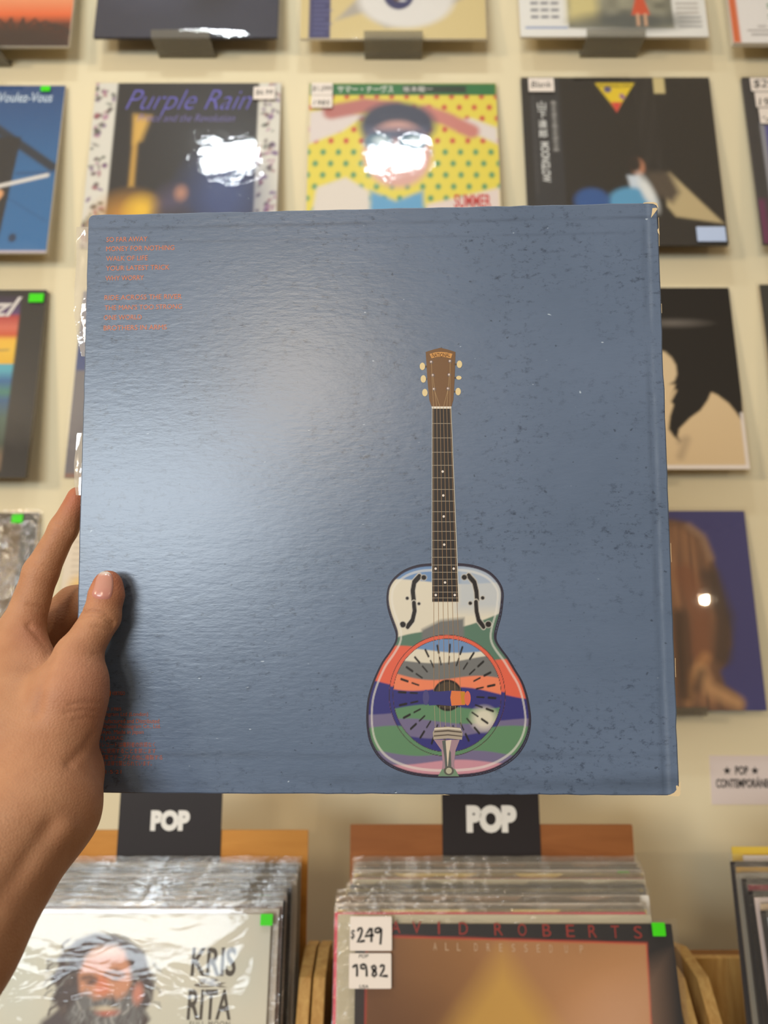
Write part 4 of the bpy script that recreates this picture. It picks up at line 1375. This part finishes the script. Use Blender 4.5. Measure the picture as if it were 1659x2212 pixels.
# strings
st = []
post = [(678, 247), (691, 360), (702, 478), (822, 474), (831, 356), (838, 240)]
for k in range(6):
    nx_ = Z4(697 + 28 * k, 632)
    bx_ = Z5(700 + 45 * k, 1236)
    st.append((ribbon([Z4(*post[k]), nx_], .75), (176, 146, 104)))
    st.append((ribbon([nx_, bx_], .85), (158, 124, 88)))
    st.append((ribbon([Z5(704 + 45 * k, 1362), Z5(712 + 44 * k, 1545)], .8), (176, 160, 130)))
part_print('strings', st, -.00023)

# ------------------------------------------------------------------ inner sleeve poking out on the left
polys = []
edge_pts = [(165, 490, .0), (161, 510, .003), (160, 560, .004), (160, 620, .004), (163, 680, .003), (168, 730, .001), (176, 770, 0)]
V, F = [], []
for i, (x, y, dz) in enumerate(edge_pts):
    for k, t in enumerate(np.linspace(0, 1, 6)):
        q = PR.px(x + (205 - x) * t, y, RT_ * .5)
        V.append((q[0], RT_ * .5 + dz * .8 * (1 - t) * math.sin(3 * t + i), q[1]))
        if i and k:
            a = len(V) - 1
            F.append((a - 7, a - 6, a, a - 1))
link('inner_sleeve', mesh_np('inner_sleeve', V, F, M_INNER, smooth=True), rec)
V, F = [], []
for i, (x, y) in enumerate([(166, 935), (162, 965), (158, 1000), (160, 1040), (166, 1070)]):
    for k, t in enumerate(np.linspace(0, 1, 6)):
        q = PR.px(x + (200 - x) * t, y, RT_ * .5)
        V.append((q[0], RT_ * .5 + .0012 * (1 - t) * math.sin(4 * t + i), q[1]))
        if i and k:
            a = len(V) - 1
            F.append((a - 7, a - 6, a, a - 1))
link('inner_sleeve', mesh_np('inner_sleeve', V, F, M_INNER, smooth=True), rec)

# ------------------------------------------------------------------ the hand and forearm
def D(px, py, d):
    p = at_depth(px, py, d)
    return np.array((p.x, p.y, p.z), np.float32)


class Sdf:
    def __init__(self, lo, hi, h):
        self.lo, self.h = np.array(lo, np.float32), h
        self.n = np.ceil((np.array(hi) - lo) / h).astype(int) + 1
        self.g = np.full(self.n, 0.05, np.float32)

    def block(self, plo, phi):
        a = np.clip(np.floor((plo - self.lo) / self.h).astype(int), 0, self.n)
        b = np.clip(np.ceil((phi - self.lo) / self.h).astype(int) + 1, 0, self.n)
        ax = [self.lo[i] + self.h * np.arange(a[i], b[i], dtype=np.float32) for i in range(3)]
        return tuple(slice(a[i], b[i]) for i in range(3)), np.meshgrid(*ax, indexing='ij')

    def smin(self, sl, d, k):
        g = self.g[sl]
        h = np.clip(.5 + .5 * (g - d) / k, 0, 1)
        self.g[sl] = g + (d - g) * h - k * h * (1 - h)

    def cone(self, a, ra, b, rb, k=.004):
        m = max(ra, rb) + 2.5 * k + .004
        sl, (X, Y, Z) = self.block(np.minimum(a, b) - m, np.maximum(a, b) + m)
        e = b - a
        wx, wy, wz = X - a[0], Y - a[1], Z - a[2]
        t = np.clip((wx * e[0] + wy * e[1] + wz * e[2]) / (e @ e + 1e-12), 0, 1)
        t2 = t * t * (3 - 2 * t) * .4 + t * .6
        d = np.sqrt((wx - e[0] * t) ** 2 + (wy - e[1] * t) ** 2 + (wz - e[2] * t) ** 2) - (ra + (rb - ra) * t2)
        self.smin(sl, d, k)

    def ell(self, c, axes, radii, k=.006):
        m = max(radii) + 2.5 * k + .004
        sl, (X, Y, Z) = self.block(c - m, c + m)
        q = np.zeros_like(X); q2 = np.zeros_like(X)
        for ax, r in zip(axes, radii):
            s = (X - c[0]) * ax[0] + (Y - c[1]) * ax[1] + (Z - c[2]) * ax[2]
            q += (s / r) ** 2; q2 += (s / (r * r)) ** 2
        k0 = np.sqrt(q); k1 = np.sqrt(q2) + 1e-9
        self.smin(sl, k0 * (k0 - 1) / k1, k)

    def mesh(self):
        """naive surface nets"""
        g = self.g
        ins = g < 0
        n = np.array(g.shape)
        cs = np.zeros(n - 1, np.int8)
        offs = [(i, j, k) for i in (0, 1) for j in (0, 1) for k in (0, 1)]
        for i, j, k in offs:
            cs += ins[i:n[0] - 1 + i, j:n[1] - 1 + j, k:n[2] - 1 + k]
        act = np.argwhere((cs > 0) & (cs < 8))
        vid = np.full(n - 1, -1, np.int64)
        vid[tuple(act.T)] = np.arange(len(act))
        acc = np.zeros((len(act), 3)); cnt = np.zeros(len(act))
        for a in offs:
            for ax in range(3):
                if a[ax]: continue
                b = list(a); b[ax] = 1
                ga = g[tuple((act + a).T)]; gb = g[tuple((act + b).T)]
                cr = (ga < 0) != (gb < 0)
                t = np.where(cr, ga / (ga - gb + 1e-12), 0)
                p = np.tile(np.array(a, float), (len(act), 1)); p[:, ax] += t
                acc += p * cr[:, None]; cnt += cr
        V = self.lo + self.h * (act + acc / cnt[:, None])
        faces = []
        for ax in range(3):
            u, w = [(1, 2), (2, 0), (0, 1)][ax]
            sl0 = [slice(None)] * 3; sl1 = [slice(None)] * 3
            sl0[ax] = slice(0, -1); sl1[ax] = slice(1, None)
            e0, e1 = ins[tuple(sl0)], ins[tuple(sl1)]
            for flip in (False, True):
                idx = np.argwhere((e0 & ~e1) if not flip else (~e0 & e1))
                idx = idx[(idx[:, u] > 0) & (idx[:, w] > 0) & (idx[:, u] < n[u] - 1) & (idx[:, w] < n[w] - 1)]
                q = []
                for du, dw in ((-1, -1), (0, -1), (0, 0), (-1, 0)):
                    c = idx.copy(); c[:, u] += du; c[:, w] += dw
                    q.append(vid[tuple(c.T)])
                q = np.stack(q, -1)
                faces.append(q[:, ::-1] if flip else q)
        F = np.concatenate(faces)
        return V, F[(F >= 0).all(1)]


J = dict(
    th_tip=(D(233, 1262, .3865), .0072), th_nail=(D(230, 1285, .3855), .0084), th_ip=(D(219, 1334, .3825), .0091), th_mid=(D(196, 1372, .378), .0090), th_mcp=(D(166, 1420, .3735), .0110),
    in_tip=(D(169, 1075, .4118), .0060), in_dip=(D(137, 1143, .4100), .0074), in_pip=(D(88, 1237, .4060), .0090), in_mcp=(D(47, 1362, .3990), .0108),
    mi_mcp=(D(46, 1402, .4150), .0112), mi_pip=(D(160, 1306, .4335), .0108), mi_dip=(D(232, 1282, .4290), .0086), mi_tip=(D(292, 1272, .4130), .0070),
    ri_mcp=(D(40, 1450, .4310), .0108), ri_pip=(D(162, 1392, .4480), .0100), ri_dip=(D(232, 1366, .4380), .0082), ri_tip=(D(282, 1352, .4130), .0068),
    pi_mcp=(D(36, 1512, .4440), .0098), pi_pip=(D(140, 1482, .4540), .0086), pi_dip=(D(194, 1460, .4400), .0072), pi_tip=(D(232, 1448, .4120), .0060),
)
sdf = Sdf((-.300, .165, CAM_Z - .30), (-.105, .475, CAM_Z + .075), .00115)


def chain(*names, k=.003):
    for a, b in zip(names[:-1], names[1:]):
        sdf.cone(J[a][0], J[a][1], J[b][0], J[b][1], k)


wrist = D(84, 1745, .352)
# forearm, near end towards the viewer's elbow
sdf.cone(D(-150, 2043, .295), .0315, D(-330, 2260, .252), .036, .01)
sdf.cone(wrist, .0262, D(-150, 2043, .295), .0315, .01)
sdf.cone(wrist + np.array((-.008, .014, .0), np.float32), .0200, D(-150, 2030, .318), .030, .01)
# palm: metacarpals
sdf.cone(wrist, .0250, D(40, 1560, .3720), .0240, .012)
sdf.cone(D(40, 1560, .372), .0225, J['in_mcp'][0], .0122, .008)
sdf.cone(D(50, 1640, .372), .0200, J['mi_mcp'][0], .0125, .008)
sdf.cone(D(50, 1660, .392), .0190, J['ri_mcp'][0], .0120, .008)
sdf.cone(D(70, 1680, .395), .0180, J['pi_mcp'][0], .0110, .008)
# heel of the hand below the thumb
sdf.cone(D(150, 1672, .3700), .0165, D(112, 1745, .360), .0205, .006)
# ball of the thumb
sdf.cone(D(100, 1640, .3620), .0215, D(146, 1500, .3680), .0172, .008)
sdf.cone(D(146, 1500, .3680), .0172, J['th_mcp'][0], .0118, .006)
sdf.cone(D(160, 1560, .3685), .0120, D(168, 1470, .3700), .0130, .008)
# skin web between thumb and index
sdf.cone(D(95, 1450, .384), .0090, D(60, 1410, .392), .0085, .008)
chain('th_mcp', 'th_mid', 'th_ip', 'th_nail', 'th_tip', k=.0035)
chain('in_mcp', 'in_pip', 'in_dip', 'in_tip', k=.0030)
chain('mi_mcp', 'mi_pip', 'mi_dip', 'mi_tip', k=.0025)
chain('ri_mcp', 'ri_pip', 'ri_dip', 'ri_tip', k=.0020)
chain('pi_mcp', 'pi_pip', 'pi_dip', 'pi_tip', k=.0020)
HV, HF = sdf.mesh()


def smooth_mesh(V, F, it, lam):
    E = np.concatenate([F[:, [0, 1]], F[:, [1, 2]], F[:, [2, 3]], F[:, [3, 0]]])
    E = np.unique(np.sort(E, 1), axis=0)
    deg = np.bincount(E.ravel(), minlength=len(V)).astype(float)[:, None]
    for i in range(it):
        for l in (lam, -lam * 1.02):
            acc = np.zeros_like(V)
            for c in range(3):
                acc[:, c] = np.bincount(E[:, 0], V[E[:, 1], c], len(V)) + np.bincount(E[:, 1], V[E[:, 0], c], len(V))
            V = V + l * (acc / np.maximum(deg, 1) - V)
    return V


def vert_normals(V, F):
    fn = np.cross(V[F[:, 2]] - V[F[:, 0]], V[F[:, 3]] - V[F[:, 1]])
    N_ = np.zeros_like(V)
    for c in range(4):
        for k in range(3):
            N_[:, k] += np.bincount(F[:, c], fn[:, k], len(V))
    return N_ / (np.linalg.norm(N_, axis=1, keepdims=True) + 1e-12)


HV = smooth_mesh(HV.astype(float), HF, 6, .55)


def to_px(V):
    r = V - np.array(EYE)
    d = r @ np.array(FW)
    return CX + FPX * (r @ np.array(RT)) / d, CY - FPX * (r @ np.array(UP)) / d, d


def crease(pts, depth, width, near):
    """press a skin fold along a line drawn over the side of the hand that faces us"""
    global HV
    bvh_n = vert_normals(HV, HF)
    x, y, d = to_px(HV)
    best = np.full(len(HV), 1e9)
    p = np.array(pts, float)
    for a, b in zip(p[:-1], p[1:]):
        e = b - a
        t = np.clip(((x - a[0]) * e[0] + (y - a[1]) * e[1]) / (e @ e), 0, 1)
        best = np.minimum(best, np.hypot(x - a[0] - e[0] * t, y - a[1] - e[1] * t))
    facing = np.clip(-(bvh_n @ np.array(FW)) * 2, 0, 1) * (d < near)
    HV = HV - bvh_n * (depth * np.exp(-(best / width) ** 2) * facing)[:, None]


crease([(180, 1322), (205, 1321), (228, 1328), (247, 1345)], .0013, 3.6, .395)
crease([(176, 1332), (204, 1330), (224, 1336), (243, 1352)], .0011, 3.2, .395)
crease([(200, 1352), (225, 1358), (240, 1362)], .0007, 3.2, .395)
crease([(62, 1352), (78, 1368), (100, 1396)], .0010, 7, .41)
crease([(150, 1522), (185, 1517), (219, 1520)], .0006, 4, .38)
crease([(140, 1540), (180, 1534), (216, 1538)], .0006, 4, .38)
crease([(160, 1556), (190, 1550), (212, 1552)], .0004, 4, .38)

crease([(128, 1380), (112, 1400), (104, 1430), (92, 1470), (80, 1540)], .0012, 12, .40)
crease([(203, 1412), (214, 1414), (224, 1420)], .0006, 3, .40)
crease([(205, 1588), (186, 1615), (150, 1650)], .0010, 11, .375)
crease([(60, 1306), (85, 1312), (104, 1318)], .0007, 4, .41)
crease([(70, 1215), (95, 1222), (118, 1232)], .0004, 4, .42)
crease([(120, 1130), (136, 1136), (152, 1145)], .0004, 3.5, .42)
# tendon along the inside of the wrist
crease([(150, 1790), (60, 1920), (-10, 2040)], -.0016, 22, .34)
crease([(110, 1780), (20, 1910), (-60, 2030)], .0014, 18, .34)

# natural skin colour: pinker on fingertips, joints and the ball of the thumb
tone = np.ones((len(HV), 3), np.float32) * npl((188, 138, 102))


def flush(c, r, col, amt):
    global tone
    w = np.exp(-(np.linalg.norm(HV - c, axis=1) / r) ** 2)[:, None] * amt
    tone = tone * (1 - w) + npl(col) * w


for nm in ('in_tip', 'mi_tip', 'ri_tip', 'pi_tip', 'th_tip'):
    flush(J[nm][0], .012, (190, 104, 78), .75)
for nm in ('in_dip', 'in_pip', 'mi_pip'):
    flush(J[nm][0], .010, (176, 110, 78), .35)
flush(D(205, 1480, .36), .022, (192, 130, 106), .5)
flush(D(90, 1370, .39), .014, (166, 98, 74), .5)
flush(D(150, 1690, .36), .02, (176, 112, 84), .5)


def skin():
    m = mat('skin', (188, 138, 102), .56, .3)
    b = m.node_tree.nodes['Principled BSDF']
    a = nd(m, 'ShaderNodeVertexColor', layer_name='print')
    tc = nd(m, 'ShaderNodeTexCoord')
    n = nd(m, 'ShaderNodeTexNoise', Scale=70.0, Detail=4.0)
    n2 = nd(m, 'ShaderNodeTexVoronoi', Scale=900.0)
    mx = nd(m, 'ShaderNodeMix', data_type='RGBA', blend_type='MULTIPLY')
    rp = nd(m, 'ShaderNodeValToRGB')
    rp.color_ramp.elements[0].position = .3; rp.color_ramp.elements[0].color = (.86, .80, .77, 1)
    rp.color_ramp.elements[1].position = .7; rp.color_ramp.elements[1].color = (1, 1, 1, 1)
    mx.inputs[0].default_value = 1
    lk(m, tc, 'Object', n, 'Vector'); lk(m, tc, 'Object', n2, 'Vector'); lk(m, n, 0, rp, 0)
    m.node_tree.links.new(a.outputs[0], mx.inputs[6]); m.node_tree.links.new(rp.outputs[0], mx.inputs[7])
    m.node_tree.links.new(mx.outputs[2], b.inputs['Base Color'])
    bp = nd(m, 'ShaderNodeBump', Strength=.28, Distance=.0005)
    n3 = nd(m, 'ShaderNodeTexNoise', Scale=420.0, Detail=3.0)
    ad = nd(m, 'ShaderNodeMath', operation='ADD')
    lk(m, tc, 'Object', n3, 'Vector'); lk(m, n2, 0, ad, 0); lk(m, n3, 0, ad, 1)
    lk(m, ad, 0, bp, 'Height'); lk(m, bp, 0, b, 'Normal')
    b.inputs['Subsurface Weight'].default_value = .12
    b.inputs['Subsurface Radius'].default_value = (1.0, .35, .2)
    b.inputs['Subsurface Scale'].default_value = .004
    return m


hand_base = D(-330, 2260, .252)
pers = empty('person', Matrix.Translation(Vector(hand_base)))
tag(pers, 'left hand and bare forearm gripping the blue record sleeve by its edge', 'person')
hand = link('hand_and_forearm', fast_mesh('hand_and_forearm', HV - hand_base, HF, skin(), tone, smooth=True), pers)

# thumbnail: a curved plate laid on the thumb
tree = BVHTree.FromPolygons([Vector(v) for v in HV], [tuple(f) for f in HF])


def on_hand(px, py, lift):
    r = ray(px, py).normalized()
    loc, nr, _, _ = tree.ray_cast(EYE, r)
    if loc is None: return None
    return loc, nr


c0 = (222.5, 1263)
outline = smooth_closed([(203, 1266), (197.5, 1285), (205, 1293), (220, 1296), (238, 1294), (244, 1280), (246, 1256), (241, 1239), (226, 1231), (211, 1240)], 4)
V, F, C = [], [], []
rings = 7
for k in range(rings + 1):
    s = 1 - k / rings
    for q in outline:
        x, y = c0[0] + (q[0] - c0[0]) * s, c0[1] + (q[1] - c0[1]) * s
        h_ = on_hand(x, y, 0)
        if h_ is None:
            h_ = on_hand(c0[0] + (x - c0[0]) * .9, c0[1] + (y - c0[1]) * .9, 0)
        loc, nr = h_
        lift = .00045 if k else -.0002
        V.append(tuple(loc + nr * lift - Vector(hand_base)))
        wedge = max(0.0, min(1.0, (1243 - y) / 5))
        lun = max(0.0, min(1.0, (y - 1266) / 25))
        C.append(npl((196, 140, 122)) * (1 - wedge) * (1 - .5 * lun) + npl((204, 132, 124)) * .5 * lun * (1 - wedge) + npl((236, 226, 212)) * wedge)
L_ = len(outline)
for k in range(rings):
    for i in range(L_):
        F.append((k * L_ + i, k * L_ + (i + 1) % L_, (k + 1) * L_ + (i + 1) % L_, (k + 1) * L_ + i))
m = print_mat('thumbnail', .22, .5)
nail = link('thumbnail', mesh_np('thumbnail', V, F, m, smooth=True, colours=np.array(C)), pers)
nail['label'] = 'pink thumbnail with a white free edge'
